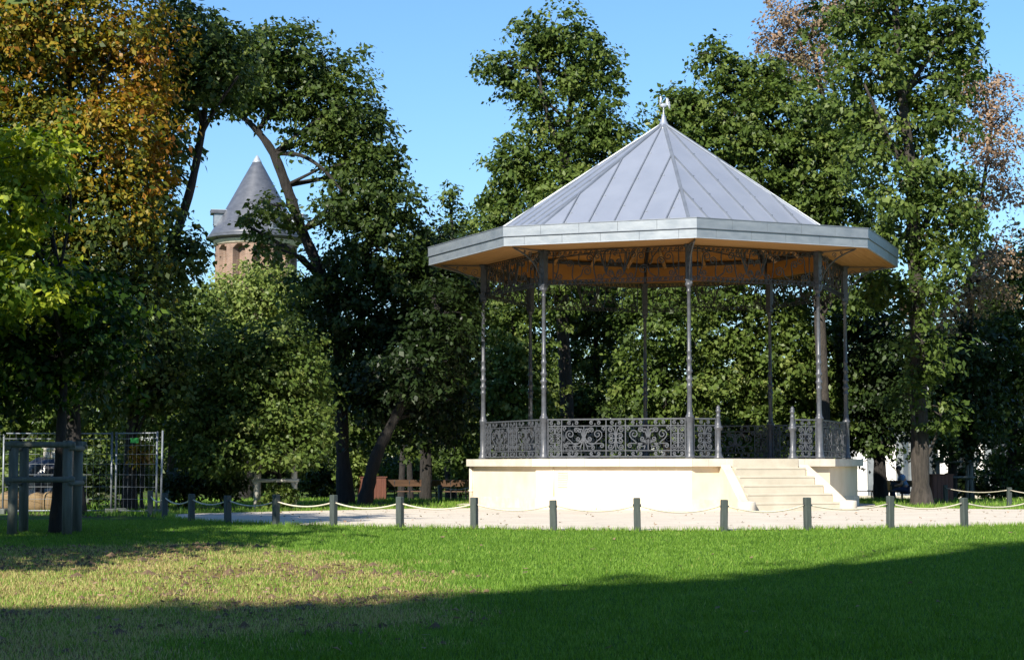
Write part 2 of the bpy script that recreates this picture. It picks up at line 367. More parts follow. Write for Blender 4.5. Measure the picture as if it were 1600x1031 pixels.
def vnoise(x, y, sc, seed):               # smooth random field over the lawn
    t = np.random.default_rng(seed).random((64, 64)); u, v = x * sc + 500, y * sc + 500; i, j = np.floor(u).astype(int), np.floor(v).astype(int); f, h = u - i, v - j
    f = f * f * (3 - 2 * f); h = h * h * (3 - 2 * h); T = lambda a, b: t[a % 64, b % 64]
    return (T(i, j) * (1 - f) + T(i + 1, j) * f) * (1 - h) + (T(i, j + 1) * (1 - f) + T(i + 1, j + 1) * f) * h
def patchy(x, y): return 0.45 * vnoise(x, y, 0.9, 1) + 0.35 * vnoise(x, y * 0.7, 2.6, 2) + 0.2 * vnoise(x, y * 0.6, 7.0, 3)
def lawn_tint(g, x, y):
    d = dry(x, y); pt = np.clip((patchy(x, y) - 0.28) / 0.42, 0, 1); fine = vnoise(x, y, 5, 4)
    base = g.uniform(0.0, 0.42, len(x)) + 0.16 * (patchy(x, y) - 0.5) + 0.1 * (fine - 0.5)
    straw = g.random(len(x)) < d * (0.30 + 0.5 * pt)
    return np.clip(np.where(straw, g.uniform(0.56, 0.9, len(x)) + 0.12 * pt * (g.random(len(x)) < 0.4), base + d * 0.1 + (g.random(len(x)) < 0.03) * 0.25), 0, 1)
def bare(x, y):
    d = dry(x, y); g = np.random.default_rng(9); pt = np.clip((patchy(x + 40, y) - 0.35) / 0.3, 0, 1)
    return past_edge(x, y) | (g.random(len(x)) < d * (0.05 + 0.6 * pt))
blades('lawn_grass', 520000, 1, wedge(9.5, 34), 0.036, 0.0045, M['blade'], lawn_tint, bare, 'mown lawn grass, green with a parched straw patch')

# ------------------------------------------------------------------ bandstand
BS = empty('bandstand', (3.7896, 46.0872, 0), 0.0382)
tag(BS, 'octagonal bandstand with grey zinc roof, iron railings and cream stone base', 'bandstand')
C8, S8 = math.cos(PI / 8), math.sin(PI / 8)
ZS = 1.139; RC = 4.5; RS = 4.915; RW = 4.765; ZEB, ZET = 5.927, 6.359; RE = 5.852; RR, ZAP = 4.8, 9.5
def octo(r): return [(r * math.sin(k * PI / 4), -r * math.cos(k * PI / 4)) for k in range(8)]
def side_rz(k): return (k + 0.5) * PI / 4
# base
bm = MB(); bm.prism(octo(RW), 0.24, ZS - 0.17); base = bm.build('base_wall', M['plaster'], BS)
bm = MB(); bm.prism(octo(RW + 0.035), -0.1, 0.24); pl = bm.build('plinth', M['plinth'], BS)
bm = MB(); bm.prism(octo(RS - 0.16), ZS - 0.165, ZS - 0.004); bm.build('floor', M['step'], BS)
ap = RS * C8; half = RS * S8
nb = 9
cop = []
for i in range(nb):                       # coping stones of one side, copied round the octagon
    x0 = -half + 2 * half * i / nb; x1 = -half + 2 * half * (i + 1) / nb; g_ = 0.003; wi = 0.55; kk = math.tan(PI / 8)
    poly = [(x0 + g_, -ap), (x1 - g_, -ap), (x1 - g_ - (wi * kk if i == nb - 1 else 0), -ap + wi), (x0 + g_ + (wi * kk if i == 0 else 0), -ap + wi)]
    m_ = MB(); m_.prism(poly, ZS - 0.17, ZS + 0.001 * (i % 3 - 1)); cop.append(m_.mesh('coping_stone', M['coping']))
for k in range(8):
    for i in range(nb): new_obj('coping_stone', cop[i], BS, rz=side_rz(k))
# vent grille and conduit on the front left side
apw = RW * C8
v = MB()
for i in range(7): v.box((-1.19, -apw - 0.012, 0.52 + 0.052 * i), (0.235, 0.022, 0.028))
vo = v.build('vent_grille', M['coping'], BS, rz=side_rz(7))
v = MB(); v.box((-1.19, -apw - 0.003, 0.68), (0.27, 0.006, 0.40)); v.build('vent_backing', M['plinth'], vo)
v = MB(); v.tube([(-1.40, -apw - 0.012, 0.3), (-1.40, -apw - 0.012, ZS - 0.2)], 0.012, 6); v.build('conduit', M['plaster'], BS, rz=side_rz(7))
v = MB(); q = RW + 0.03
v.tube([(q * math.sin(6 * PI / 4), -q * math.cos(6 * PI / 4), 0.0), (q * math.sin(6 * PI / 4), -q * math.cos(6 * PI / 4), ZS - 0.18)], 0.05, 10)
v.lathe([(0.05, 0), (0.066, 0.01), (0.066, 0.05), (0.05, 0.06)], 10, (q * math.sin(6 * PI / 4), -q * math.cos(6 * PI / 4), 0.34)); v.build('drain_pipe', M['coping'], BS)
# stairs on side 0
NR = 6; rise = ZS / NR; run = 0.255; sx0, sx1 = 0.86, 1.16
stairs = empty('stairs', (0, 0, 0), side_rz(0), BS)
for i in range(NR):
    yo = -ap - run * i + 0.02; top = ZS - rise * i - 0.002
    hw = sx0 + (sx1 - sx0) * i / (NR - 1)
    m_ = MB()
    if i == 0: m_.cbox((0, -ap - 0.012, top - rise / 2), (hw * 2, 0.03, rise), 0.004)
    else:
        m_.box((0, yo + run / 2 + 0.1, (top - 0.04) / 2), (hw * 2, run + 0.2, top - 0.04))
        m_.cbox((0, yo + run / 2 + 0.09, top - 0.02), (hw * 2, run + 0.203, 0.04), 0.008)
    m_.build('step', M['step'], stairs)
for s in (-1, 1):                          # flaring cheek walls, each closed by a low rounded block
    m_ = MB(); N = 14; prev = None; vs = []; fs = []
    for j in range(N + 1):
        t = j / N; y = -apw + 0.03 - t * (run * (NR - 1) + 0.12); hw = sx0 + (sx1 - sx0) * t + 0.012; tw = 0.24
        z = (ZS - 0.02) * (1 - t) + 0.17 * t + 0.02 * math.sin(t * PI) - 0.005
        z = min(z, ZS - 0.012)
        a, b = (s * hw, s * (hw + tw)) if s > 0 else (s * (hw + tw), s * hw)
        vs += [(a, y, 0), (b, y, 0), (b, y, z - 0.02), (b - 0.02, y, z), (a + 0.02, y, z), (a, y, z - 0.02)]
    for j in range(N):
        for k in range(6): fs.append((j * 6 + k, j * 6 + (k + 1) % 6, (j + 1) * 6 + (k + 1) % 6, (j + 1) * 6 + k))
    fs += [(5, 4, 3, 2, 1, 0), tuple(N * 6 + k for k in range(6))]
    m_.add(vs, fs); ck = m_.build('cheek_wall', M['plaster'], stairs)
    m_ = MB(); m_.lathe([(0.19, 0), (0.2, 0.02), (0.2, 0.19), (0.185, 0.215), (0.1, 0.225)], 20, (s * (sx1 + 0.15), -apw - run * (NR - 1) - 0.16, 0)); m_.build('end_block', M['coping'], ck)

# columns
prof = [(0.115, 0), (0.115, 0.05), (0.1, 0.08), (0.088, 0.12), (0.088, 0.18), (0.078, 0.2), (0.078, 0.84), (0.09, 0.86), (0.09, 0.90), (0.098, 0.91), (0.098, 0.95),
        (0.07, 0.98), (0.06, 1.04), (0.056, 1.12), (0.054, 1.58), (0.066, 1.6), (0.066, 1.64), (0.054, 1.66), (0.054, 1.72), (0.078, 1.755), (0.078, 1.79), (0.052, 1.82),
        (0.05, 1.9), (0.075, 1.93), (0.075, 1.97), (0.05, 2.0), (0.05, 2.16), (0.064, 2.18), (0.064, 2.23), (0.048, 2.26), (0.046, 2.36), (0.056, 2.38), (0.056, 2.41), (0.045, 2.43),
        (0.043, 3.72), (0.055, 3.73), (0.055, 3.75), (0.043, 3.77), (0.045, 3.83), (0.075, 3.86), (0.085, 3.885), (0.085, 3.915), (0.05, 3.93)]
mm_ = MB(); mm_.lathe(prof, 12); col_me = mm_.mesh('column', M['iron'])
mm_ = MB(); mm_.box((0, 0, 4.36), (0.14, 0.14, 0.90)); mm_.box((0, 0, 4.0), (0.17, 0.17, 0.05)); mm_.box((0, 0, 4.765), (0.2, 0.2, 0.05)); box_me = mm_.mesh('column_head', M['iron'])
# iron scrollwork shapes, in the plane of a panel (x along, z up)
def spiral(cx, cz, r, a0, turns, sg, n=13):
    return [(cx + r * (1 - 0.78 * t) * math.cos(a0 + sg * 2 * PI * turns * t), cz + r * (1 - 0.78 * t) * math.sin(a0 + sg * 2 * PI * turns * t)) for t in (i / n for i in range(n + 1))]
def bez(p0, p1, p2, p3, n=7):
    return [tuple((1 - t) ** 3 * p0[i] + 3 * (1 - t) ** 2 * t * p1[i] + 3 * (1 - t) * t * t * p2[i] + t ** 3 * p3[i] for i in (0, 1)) for t in (j / n for j in range(n + 1))]
def curl(p0, d0, c, r, a0, turns, sg, k=0.12):
    sp = spiral(c[0], c[1], r, a0, turns, sg); s0 = sp[0]; tx, tz = -sg * math.sin(a0), sg * math.cos(a0)
    return bez(p0, (p0[0] + d0[0] * k, p0[1] + d0[1] * k), (s0[0] - tx * k, s0[1] - tz * k), s0)[:-1] + sp
def mir(pl): return [(-x, z) for x, z in pl]
def fan_shapes(W, H):
    o = []
    for pl in (curl((0.02, 0), (1.2, -1.6), (0.31 * W, 0.16 * H), 0.115, -PI / 2 + 0.5, 1.45, 1, 0.17),
               curl((0.02, 0.0), (0.5, 1.4), (0.17 * W, 0.33 * H), 0.055, PI / 2, 1.3, -1, 0.10),
               curl((0.015, 0.02), (0.3, 1.4), (0.09 * W, 0.30 * H), 0.045, PI / 2, 1.0, -1, 0.10),
               curl((0.02, -0.02), (0.6, 0.1), (0.125 * W, -0.03 * H), 0.055, -PI / 2, 1.3, 1, 0.05),
               curl((0.01, 0.0), (0.3, -1.4), (0.2 * W, -0.38 * H), 0.05, PI / 2 + 0.4, 1.2, -1, 0.12),
               curl((0.05, -0.08), (1.0, -0.6), (0.40 * W, -0.30 * H), 0.055, PI / 2, 1.3, -1, 0.10),
               bez((0.01, 0), (0.03, -0.1 * H), (0.07, -0.3 * H), (0.09 * W, -0.44 * H)),
               spiral(0.43 * W, 0.40 * H, 0.05, -PI / 2, 1.1, 1)):
        o += [pl, mir(pl)]
    o += [[(0, -0.47 * H), (0, 0.47 * H)], [(-0.05, 0), (0.05, 0)]]; return o
def narrow_shapes(W, H):
    o = []; r = min(0.062, W * 0.21)
    for sz in (1, -1):
        for cx, cz, rr in ((0.27 * W, 0.34 * H, r), (0.24 * W, 0.10 * H, r * 0.95)):
            pl = [(x, z * sz) for x, z in curl((0.008, 0.0), (0.2, 1.0), (cx, cz), rr, PI / 2 + 0.3, 1.35, -1, 0.09)]
            o += [pl, mir(pl)]
    o += [[(0, -0.47 * H), (0, 0.47 * H)], [(-0.3 * W, 0), (0.3 * W, 0)]]; return o
def band_shapes(W, H, n, flip=1):
    o = []; st = W / n; r = H * 0.30
    for i in range(n):
        cx = -W / 2 + st * (i + 0.5); dl = min(st * 0.25, 0.085)
        for s in (-1, 1):
            sp = spiral(0, -0.02 * H, r, PI / 2, 1.3, 1); pl = bez((dl, 0.42 * H), (dl * 0.6, 0.46 * H), (0.04, r), (0.005, r - 0.02 * H), 4)[:-1] + sp
            o.append([(cx + s * (x - dl), z * flip) for x, z in pl])
        o.append([(cx, -0.45 * H * flip), (cx, -0.1 * H * flip)])
    return o
M['frieze_iron'] = simple('dark_iron', (0.022, 0.022, 0.024), (0.04, 0.04, 0.043), 9, 0.5)
def shapes_mesh(name, shapes, wd=0.02, th=0.015, mat='iron'):
    m_ = MB()
    for pl in shapes: m_.ribbon(pl, wd, th)
    return m_.mesh(name, M[mat])
RH0, RH1 = 0.05, 0.895; B0, B1 = 0.185, 0.745         # rail heights above the slab, band heights
def rail_frame(x0, x1, cuts):
    m_ = MB(); Lx = x1 - x0; cx = (x0 + x1) / 2
    m_.box((cx, 0, RH1), (Lx, 0.045, 0.03)); m_.box((cx, 0, RH0), (Lx, 0.03, 0.025))
    for z in (B0, B1): m_.box((cx, 0, z), (Lx, 0.022, 0.02))
    for x in cuts: m_.box((x, -0.001, (RH0 + RH1) / 2), (0.022, 0.024, RH1 - RH0 - 0.02))
    return m_.mesh('railing', M['iron'])
X0 = -RC * S8 + 0.09; X1 = -X0; LX = X1 - X0
cuts = [X0 + LX * t for t in (0.004, 0.105, 0.43, 0.57, 0.895, 0.996)]
fr_me = rail_frame(X0, X1, cuts)
bays = [(cuts[i] + cuts[i + 1]) / 2 for i in range(5)]; wids = [cuts[i + 1] - cuts[i] for i in range(5)]
fan_me = shapes_mesh('fan_scroll', fan_shapes(wids[1], B1 - B0)); nar_me = shapes_mesh('narrow_scroll', narrow_shapes(wids[2], B1 - B0)); end_me = shapes_mesh('narrow_scroll', narrow_shapes(wids[0], B1 - B0), 0.016)
tb_me = [shapes_mesh('top_scroll_band', band_shapes(wids[i], RH1 - B1, 2 if i in (1, 3) else 1)) for i in range(5)]
bb_me = [shapes_mesh('bottom_scroll_band', band_shapes(wids[i], B0 - RH0, 2 if i in (1, 3) else 1, -1)) for i in range(5)]
apc = RC * C8
def railing(k):
    o = new_obj('railing', fr_me, BS); a = side_rz(k)
    o.location = (apc * math.sin(a), -apc * math.cos(a), ZS); o.rotation_euler = (0, 0, a)
    zc = (B0 + B1) / 2
    for i in range(5):
        new_obj('fan_scroll' if i in (1, 3) else 'narrow_scroll', (end_me, fan_me, nar_me, fan_me, end_me)[i], o, (bays[i], 0, zc))
        new_obj('top_scroll_band', tb_me[i], o, (bays[i], 0, (B1 + RH1) / 2)); new_obj('bottom_scroll_band', bb_me[i], o, (bays[i], 0, (B0 + RH0) / 2))
for k in range(1, 8): railing(k)
# short stair-side railings and newels on side 0
NWX = 0.985
a = side_rz(0); sh_w = -NWX - 0.06 - X0
sh_me = rail_frame(-sh_w / 2, sh_w / 2, (-sh_w / 2 + 0.012, sh_w / 2 - 0.012)); shs = shapes_mesh('narrow_scroll', narrow_shapes(sh_w * 0.8, B1 - B0), 0.019)
shb = shapes_mesh('top_scroll_band', band_shapes(sh_w * 0.9, RH1 - B1, 1)); shc = shapes_mesh('bottom_scroll_band', band_shapes(sh_w * 0.9, B0 - RH0, 1, -1))
nprof = [(0.115, 0), (0.115, 0.03), (0.085, 0.08), (0.068, 0.14), (0.072, 0.24), (0.055, 0.27), (0.058, 0.62), (0.075, 0.645), (0.1, 0.69), (0.1, 0.71), (0.07, 0.74), (0.06, 0.8), (0.045, 0.92), (0.055, 0.94), (0.055, 0.96), (0.042, 0.98), (0.042, 1.04), (0.06, 1.06), (0.06, 1.08), (0.04, 1.10), (0.05, 1.13), (0.035, 1.17), (0.012, 1.2)]
m_ = MB(); m_.lathe(nprof, 14); nw_me = m_.mesh('newel_post', M['iron'])
for s in (-1, 1):
    xc = s * (NWX + 0.06 + sh_w / 2); loc = lambda x, z=0: (x * math.cos(a) + apc * math.sin(a), x * math.sin(a) - apc * math.cos(a), ZS + z)
    o = new_obj('stair_railing', sh_me, BS, loc(xc), a)
    new_obj('narrow_scroll', shs, o, (0, 0, (B0 + B1) / 2)); new_obj('top_scroll_band', shb, o, (0, 0, (B1 + RH1) / 2)); new_obj('bottom_scroll_band', shc, o, (0, 0, (B0 + RH0) / 2))
    new_obj('newel_post', nw_me, BS, loc(s * NWX), a)
# frieze under the eaves
FZ0, FZ1 = 3.98, 4.775                    # above slab
def frieze_meshes():
    m_ = MB(); W = LX; H = FZ1 - FZ0
    for z in (H - 0.012, H - 0.115, 0.012, 0.10): m_.box((0, 0, z), (W, 0.02, 0.016))
    for x in (-W / 2 + 0.14, W / 2 - 0.14): m_.box((x, 0.001, H / 2), (0.02, 0.022, H - 0.03))
    fr = m_.mesh('frieze', M['frieze_iron'])
    small = []
    n = 26
    for i in range(n):
        cx = -W / 2 + W * (i + 0.5) / n; small.append(spiral(cx, 0, 0.036, PI, 1.1, -1, 9)); small.append([(cx - 0.045, -0.04), (cx - 0.036, 0)])
    bd = shapes_mesh('scroll_band', small, 0.018, 0.016, 'frieze_iron')
    ce = []; h = H - 0.2
    for pl in (curl((0.0, -h / 2), (1.4, 0.3), (0.0, 0.27), 0.27, 0.0, 0.25, 1, 0.22), curl((0.2, -0.14), (0.3, 1), (0.42, 0.23), 0.085, PI, 1.4, -1, 0.14), curl((0.2, -0.14), (0.1, -1), (0.36, -0.23), 0.075, PI, 1.4, 1, 0.06),
               curl((0, 0.0), (0.4, 1), (0.09, 0.1), 0.05, PI / 2, 1.3, -1, 0.06), curl((0, -0.3), (0.6, 1), (0.1, -0.16), 0.06, PI / 2, 1.3, -1, 0.06), bez((0.2, -0.14), (0.25, 0.0), (0.3, 0.1), (0.34, 0.3)), bez((0.2, -0.14), (0.17, 0), (0.15, 0.1), (0.1, 0.3)), bez((0.2, -0.14), (0.22, 0.0), (0.24, 0.1), (0.24, 0.31))):
        ce += [pl, mir(pl)]
    ce += [spiral(0, 0.26, 0.05, 0, 1.0, 1)]
    ci = shapes_mesh('fan_scroll', ce, 0.021, 0.018, 'frieze_iron')
    sd_ = []
    for pl in (curl((-0.5, -0.3), (0.5, 1), (-0.28, 0.17), 0.11, PI, 1.5, -1, 0.2), curl((-0.02, -0.32), (-0.5, 1), (-0.12, 0.08), 0.09, 0, 1.5, 1, 0.16), curl((-0.02, -0.32), (0.6, 0.8), (0.3, -0.1), 0.12, PI, 1.6, -1, 0.14),
               curl((0.52, -0.3), (-0.4, 1), (0.36, 0.2), 0.09, 0, 1.4, 1, 0.16), curl((-0.5, -0.1), (0.2, -0.6), (-0.36, -0.2), 0.075, PI, 1.4, 1, 0.1), bez((0.1, 0.32), (0.12, 0.2), (0.05, 0.1), (0.15, 0))):
        sd_.append(pl)
    si = shapes_mesh('side_scroll', sd_, 0.021, 0.018, 'frieze_iron'); si2 = shapes_mesh('side_scroll', [mir(p) for p in sd_], 0.021, 0.018, 'frieze_iron')
    return fr, bd, ci, si, si2
fr, bd, ci, si, si2 = frieze_meshes(); H_ = FZ1 - FZ0
for k in range(8):
    a_ = side_rz(k); o = new_obj('frieze', fr, BS, (apc * math.sin(a_), -apc * math.cos(a_), ZS + FZ0), a_)
    tag(new_obj('scroll_band', bd, o, (0, 0, H_ - 0.064)), None, kind='stuff'); tag(new_obj('scroll_band', bd, o, (0, 0, 0.056)), None, kind='stuff')
    new_obj('fan_scroll', ci, o, (0, 0, H_ / 2)); new_obj('side_scroll', si, o, (-0.97, 0, H_ / 2)); new_obj('side_scroll', si2, o, (0.97, 0, H_ / 2))
# brackets: drawn in x-z plane with x pointing outwards from the column
bk = MB()
bk.ribbon(bez((0.06, 0.0), (0.10, 0.45), (0.40, 0.72), (1.0, 0.86), 12), 0.028, 0.03); bk.ribbon([(0.06, 0.872), (1.05, 0.872)], 0.02, 0.03)
for pl in (spiral(0.20, 0.70, 0.11, -PI / 2, 1.5, 1), spiral(0.45, 0.785, 0.065, -PI / 2, 1.4, 1), spiral(0.64, 0.815, 0.04, -PI / 2, 1.2, 1), curl((0.06, 0.3), (0.4, 1), (0.13, 0.5), 0.05, 0, 1.2, 1, 0.08)): bk.ribbon(pl, 0.014, 0.014)
bk_me = bk.mesh('bracket', M['iron'])
for k in range(8):
    a_ = k * PI / 4; o = new_obj('column', col_me, BS, (RC * math.sin(a_), -RC * math.cos(a_), ZS), a_)
    new_obj('column_head', box_me, o)
    new_obj('bracket', bk_me, o, (0, 0, 3.9), -PI / 2)
# roof
roof = empty('roof', (0, 0, 0), 0, BS)
m_ = MB(); ins = RE - 0.05; m_.prism(octo(RR + 0.1), ZEB + 0.02, ZET - 0.03); 
# the eave soffit, boarded
nbrd = 7; r_in = RC - 0.06
for j in range(nbrd):
    ra = r_in + (RE - 0.02 - r_in) * j / nbrd; rb = r_in + (RE - 0.02 - r_in) * (j + 1) / nbrd - 0.006
    mb = MB(); mb.prism([(-rb * S8 + 0.002, -rb * C8), (rb * S8 - 0.002, -rb * C8), (ra * S8 - 0.002, -ra * C8), (-ra * S8 + 0.002, -ra * C8)], ZEB + 0.012, ZEB + 0.03)
    me_ = mb.mesh('eave_board', M['eavewood'])
    for k in range(8): new_obj('eave_board', me_, roof, rz=side_rz(k))
# fascia of two overlapping zinc bands, sheet by sheet, with a drip edge
apE, hE = RE * C8, RE * S8
for row, (z0, z1, out) in enumerate(((ZEB, ZEB + 0.205, 0.0), (ZEB + 0.205, ZET, 0.018))):
    ns = 5; t = math.tan(PI / 8)
    edges = [-1] + [(-1 + 2 * (i + (0.0 if row else 0.55)) / ns) for i in range(0 if not row else 1, ns)] + [1]
    for i in range(len(edges) - 1):
        e = hE + out * t; x0 = edges[i] * e + (0.003 if i else 0); x1 = edges[i + 1] * e - (0.003 if i < len(edges) - 2 else 0); dp = 0.03
        mb = MB(); mb.prism([(x0, -apE - out), (x1, -apE - out), (x1 - (dp * t if i == len(edges) - 2 else 0), -apE - out + dp), (x0 + (dp * t if i == 0 else 0), -apE - out + dp)], z0 + 0.003, z1 - 0.003)
        me_ = mb.mesh('fascia_sheet', M['zincband'])
        for k in range(8): new_obj('fascia_sheet', me_, roof, rz=side_rz(k))
for (z, out, hh) in ((ZEB - 0.004, 0.006, 0.012), (ZEB + 0.207, 0.032, 0.014), (ZET, 0.03, 0.016)):
    t = math.tan(PI / 8); e = hE + out * t; mb = MB()
    mb.prism([(-e, -apE - out), (e, -apE - out), (e - 0.05 * t, -apE - out + 0.05), (-e + 0.05 * t, -apE - out + 0.05)], z - hh / 2, z + hh / 2)
    me_ = mb.mesh('drip_edge', M['silver'] if z < ZEB else M['zincseam'])  # darker metal paints the drip shadow between the bands
    for k in range(8): new_obj('drip_edge', me_, roof, rz=side_rz(k))
# flat gutter ledge between fascia and slope
mb = MB(); mb.prism([(-(RE - 0.03) * S8, -(RE - 0.03) * C8), ((RE - 0.03) * S8, -(RE - 0.03) * C8), ((RR - 0.1) * S8, -(RR - 0.1) * C8), (-(RR - 0.1) * S8, -(RR - 0.1) * C8)], ZET - 0.06, ZET - 0.02)
me_ = mb.mesh('gutter_ledge', M['zinc'])
for k in range(8): new_obj('gutter_ledge', me_, roof, rz=side_rz(k))
# sloping zinc sheets: strips run straight up each face and are cut by the hips
apR, hR = RR * C8, RR * S8; rise_ = ZAP - ZET
slope = math.hypot(apR, rise_); un = Vector((0, apR / slope, rise_ / slope)); nn = Vector((0, -rise_ / slope, apR / slope))
def on_face(x, t, lift=0): 
    p = Vector((x, -apR, ZET)) + un * (slope * t) + nn * lift; return p
nst = 6; st = 2 * hR / nst
for i in range(nst):
    x0, x1 = -hR + st * i, -hR + st * (i + 1)
    tx = lambda x: max(0.0, 1 - abs(x) / hR)
    pts = [(x0, 0), (x1, 0), (x1, tx(x1))]
    if x0 < -1e-6 and x1 > 1e-6: pts.append((0, 1))
    pts.append((x0, tx(x0)))
    pts = [p for j, p in enumerate(pts) if not (p[1] < 1e-6 and j >= 2)]
    low = [on_face(x, t_, -0.01) for x, t_ in pts]; hi = [on_face(x, t_, 0.004) for x, t_ in pts]; n = len(pts)
    mb = MB(); mb.add(low + hi, [tuple(range(n - 1, -1, -1)), tuple(range(n, 2 * n))] + [(q, (q + 1) % n, n + (q + 1) % n, n + q) for q in range(n)])
    me_ = mb.mesh('zinc_sheet', M['zinc'])
    for k in range(8): new_obj('zinc_sheet', me_, roof, rz=side_rz(k))
def bar_on(p, q, nrm, wd, ht):
    d = (q - p).normalized(); s_ = d.cross(nrm).normalized() * wd / 2; u = nrm * ht
    vs = [p - s_, p + s_, p + s_ * 0.7 + u, p - s_ * 0.7 + u, q - s_, q + s_, q + s_ * 0.7 + u, q - s_ * 0.7 + u]
    return vs, [(3, 2, 1, 0), (4, 5, 6, 7), (0, 1, 5, 4), (1, 2, 6, 5), (2, 3, 7, 6), (3, 0, 4, 7)]
for i in range(1, nst):
    x = -hR + st * i; mb = MB(); mb.add(*bar_on(on_face(x, 0, 0.0), on_face(x, tx(x) * 0.985, 0.0), nn, 0.04, 0.035))
    for j in range(1, 4):                   # little fixing clips along the seam
        t_ = tx(x) * (j / 4 - 0.06); p = on_face(x + 0.05, t_, 0.006); mb.box((p.x, p.y, p.z), (0.04, 0.04, 0.02))
    me_ = mb.mesh('standing_seam', M['zincseam'])
    for k in range(8): new_obj('standing_seam', me_, roof, rz=side_rz(k))
mb = MB(); p0, p1 = Vector((0, -RR, ZET - 0.01)), Vector((0, -0.05, ZAP - 0.02)); dn = (p1 - p0).normalized(); hn = Vector((0, -dn.z, dn.y))
mb.add(*bar_on(p0, p1, hn, 0.085, 0.03)); me_ = mb.mesh('hip_roll', M['zincseam'])
for k in range(8): new_obj('hip_roll', me_, roof, rz=k * PI / 4)
# underside: upright ring board, sloping boarded ceiling and iron trusses
mb = MB(); ra, rb = RC - 0.14, RC - 0.1
mb.prism([(-rb * S8, -rb * C8), (rb * S8, -rb * C8), (ra * S8, -ra * C8), (-ra * S8, -ra * C8)], ZEB - 0.01, ZEB + 0.47); me_ = mb.mesh('ring_board', M['ceiling'])
for k in range(8): new_obj('ring_board', me_, roof, rz=side_rz(k))
mb = MB(); ra, rb = RC - 0.26, RC - 0.15; mb.prism([(-rb * S8, -rb * C8), (rb * S8, -rb * C8), (ra * S8, -ra * C8), (-ra * S8, -ra * C8)], ZEB + 0.40, ZEB + 0.475); me_ = mb.mesh('ring_shadow_gap', M['frieze_iron'])  # dark strip standing in for the shadow gap above the ring board
for k in range(8): new_obj('ring_shadow_gap', me_, roof, rz=side_rz(k))
nc = 9; zc0, zc1 = ZEB + 0.45, ZEB + 0.45 + (ZAP - ZET) / RR * (RC - 0.1)
for j in range(nc):
    t0, t1 = j / nc, (j + 1) / nc - 0.006; r0, r1 = (RC - 0.1) * (1 - t0), (RC - 0.1) * (1 - t1); z0, z1 = zc0 + (zc1 - zc0) * t0, zc0 + (zc1 - zc0) * t1
    P = [(-r0 * S8, -r0 * C8, z0), (r0 * S8, -r0 * C8, z0), (max(r1, 0.01) * S8, -max(r1, 0.01) * C8, z1), (-max(r1, 0.01) * S8, -max(r1, 0.01) * C8, z1)]
    vs = P + [(x, y, z + 0.02) for x, y, z in P]; mb = MB(); mb.add(vs, [(3, 2, 1, 0), (4, 5, 6, 7), (0, 1, 5, 4), (1, 2, 6, 5), (2, 3, 7, 6), (3, 0, 4, 7)])
    me_ = mb.mesh('ceiling_board', M['ceiling'])
    for k in range(8): new_obj('ceiling_board', me_, roof, rz=side_rz(k))
mb = MB(); mb.tube([(0, -RC + 0.1, ZEB + 0.40), (0, -0.1, zc1 - 0.12)], 0.05, 6); mb.tube([(0, -RC + 0.15, ZEB - 0.02), (0, -RC + 0.15, ZEB + 0.42)], 0.04, 6)
mb.tube([(0, -RC + 0.15, ZEB + 0.42), (0, -0.1, ZEB + 0.62)], 0.016, 6); me_ = mb.mesh('truss', M['frieze_iron'])
for k in range(8): new_obj('truss', me_, roof, rz=k * PI / 4)
for x in (-1.1, 0, 1.1):
    t_ = 1 - abs(x) / ((RC - 0.1) * S8); y0 = -(RC - 0.2) * C8; mb = MB()
    mb.tube([(x, y0, zc0 - 0.06), (x, y0 * (1 - 0.9 * t_), zc0 - 0.06 + (zc1 - zc0) * 0.9 * t_)], 0.055, 4, smooth=False); me_ = mb.mesh('rafter', M['eavewood'])
    for k in range(8): new_obj('rafter', me_, roof, rz=side_rz(k))
# finial with a weathercock
fi = MB(); fi.lathe([(0.26, -0.19), (0.2, -0.13), (0.12, -0.04), (0.08, 0.05), (0.055, 0.14), (0.05, 0.16), (0.058, 0.175), (0.036, 0.19), (0.026, 0.24), (0.018, 0.30), (0.016, 0.35)], 14)
fin = fi.build('finial', M['zinc'], roof, (0, 0, ZAP + 0.01))
ck = MB(); ck.ball((0, 0, 0.02), (0.125, 0.05, 0.075), 12, 8); ck.ball((-0.085, 0, 0.06), (0.06, 0.042, 0.085), 10, 7)
ck.tube([(-0.09, 0, 0.06), (-0.095, 0, 0.15), (-0.075, 0, 0.22), (-0.085, 0, 0.26)], [0.05, 0.036, 0.03, 0.03], 8)
ck.ball((-0.09, 0, 0.275), (0.04, 0.026, 0.034), 8, 6); ck.tube([(-0.12, 0, 0.275), (-0.165, 0, 0.265)], [0.013, 0.002], 6)
for i, (x, z) in enumerate(((-0.115, 0.32), (-0.09, 0.335), (-0.065, 0.32))): ck.tube([(-0.09, 0, 0.29), (x, 0, z)], [0.014, 0.005], 5)
ck.tube([(-0.105, 0, 0.255), (-0.11, 0, 0.215)], [0.01, 0.012], 5); ck.tube([(0, 0, -0.05), (0.0, 0, -0.14)], [0.02, 0.013], 6)
cock = ck.build('weathercock', M['silver'], fin, (0, 0, 0.43), 0.1)
cock.scale = (0.78, 0.78, 0.78)
tl = MB()
for i, (x, z) in enumerate(((0.10, 0.26), (0.155, 0.22), (0.19, 0.14), (0.205, 0.04), (0.20, -0.06))):
    tl.tube([(0.08, 0, 0.03), (0.10 + x * 0.25, 0, 0.09 + z * 0.65), (x * 0.98, 0, z), (x * 1.08 + 0.012, 0, z - 0.06)], [0.03, 0.035, 0.03, 0.006], 6)
tl = tl.build('tail', M['silver'], fin, (0, 0, 0.43), 0.1); tl.scale = (0.78, 0.78, 0.78)

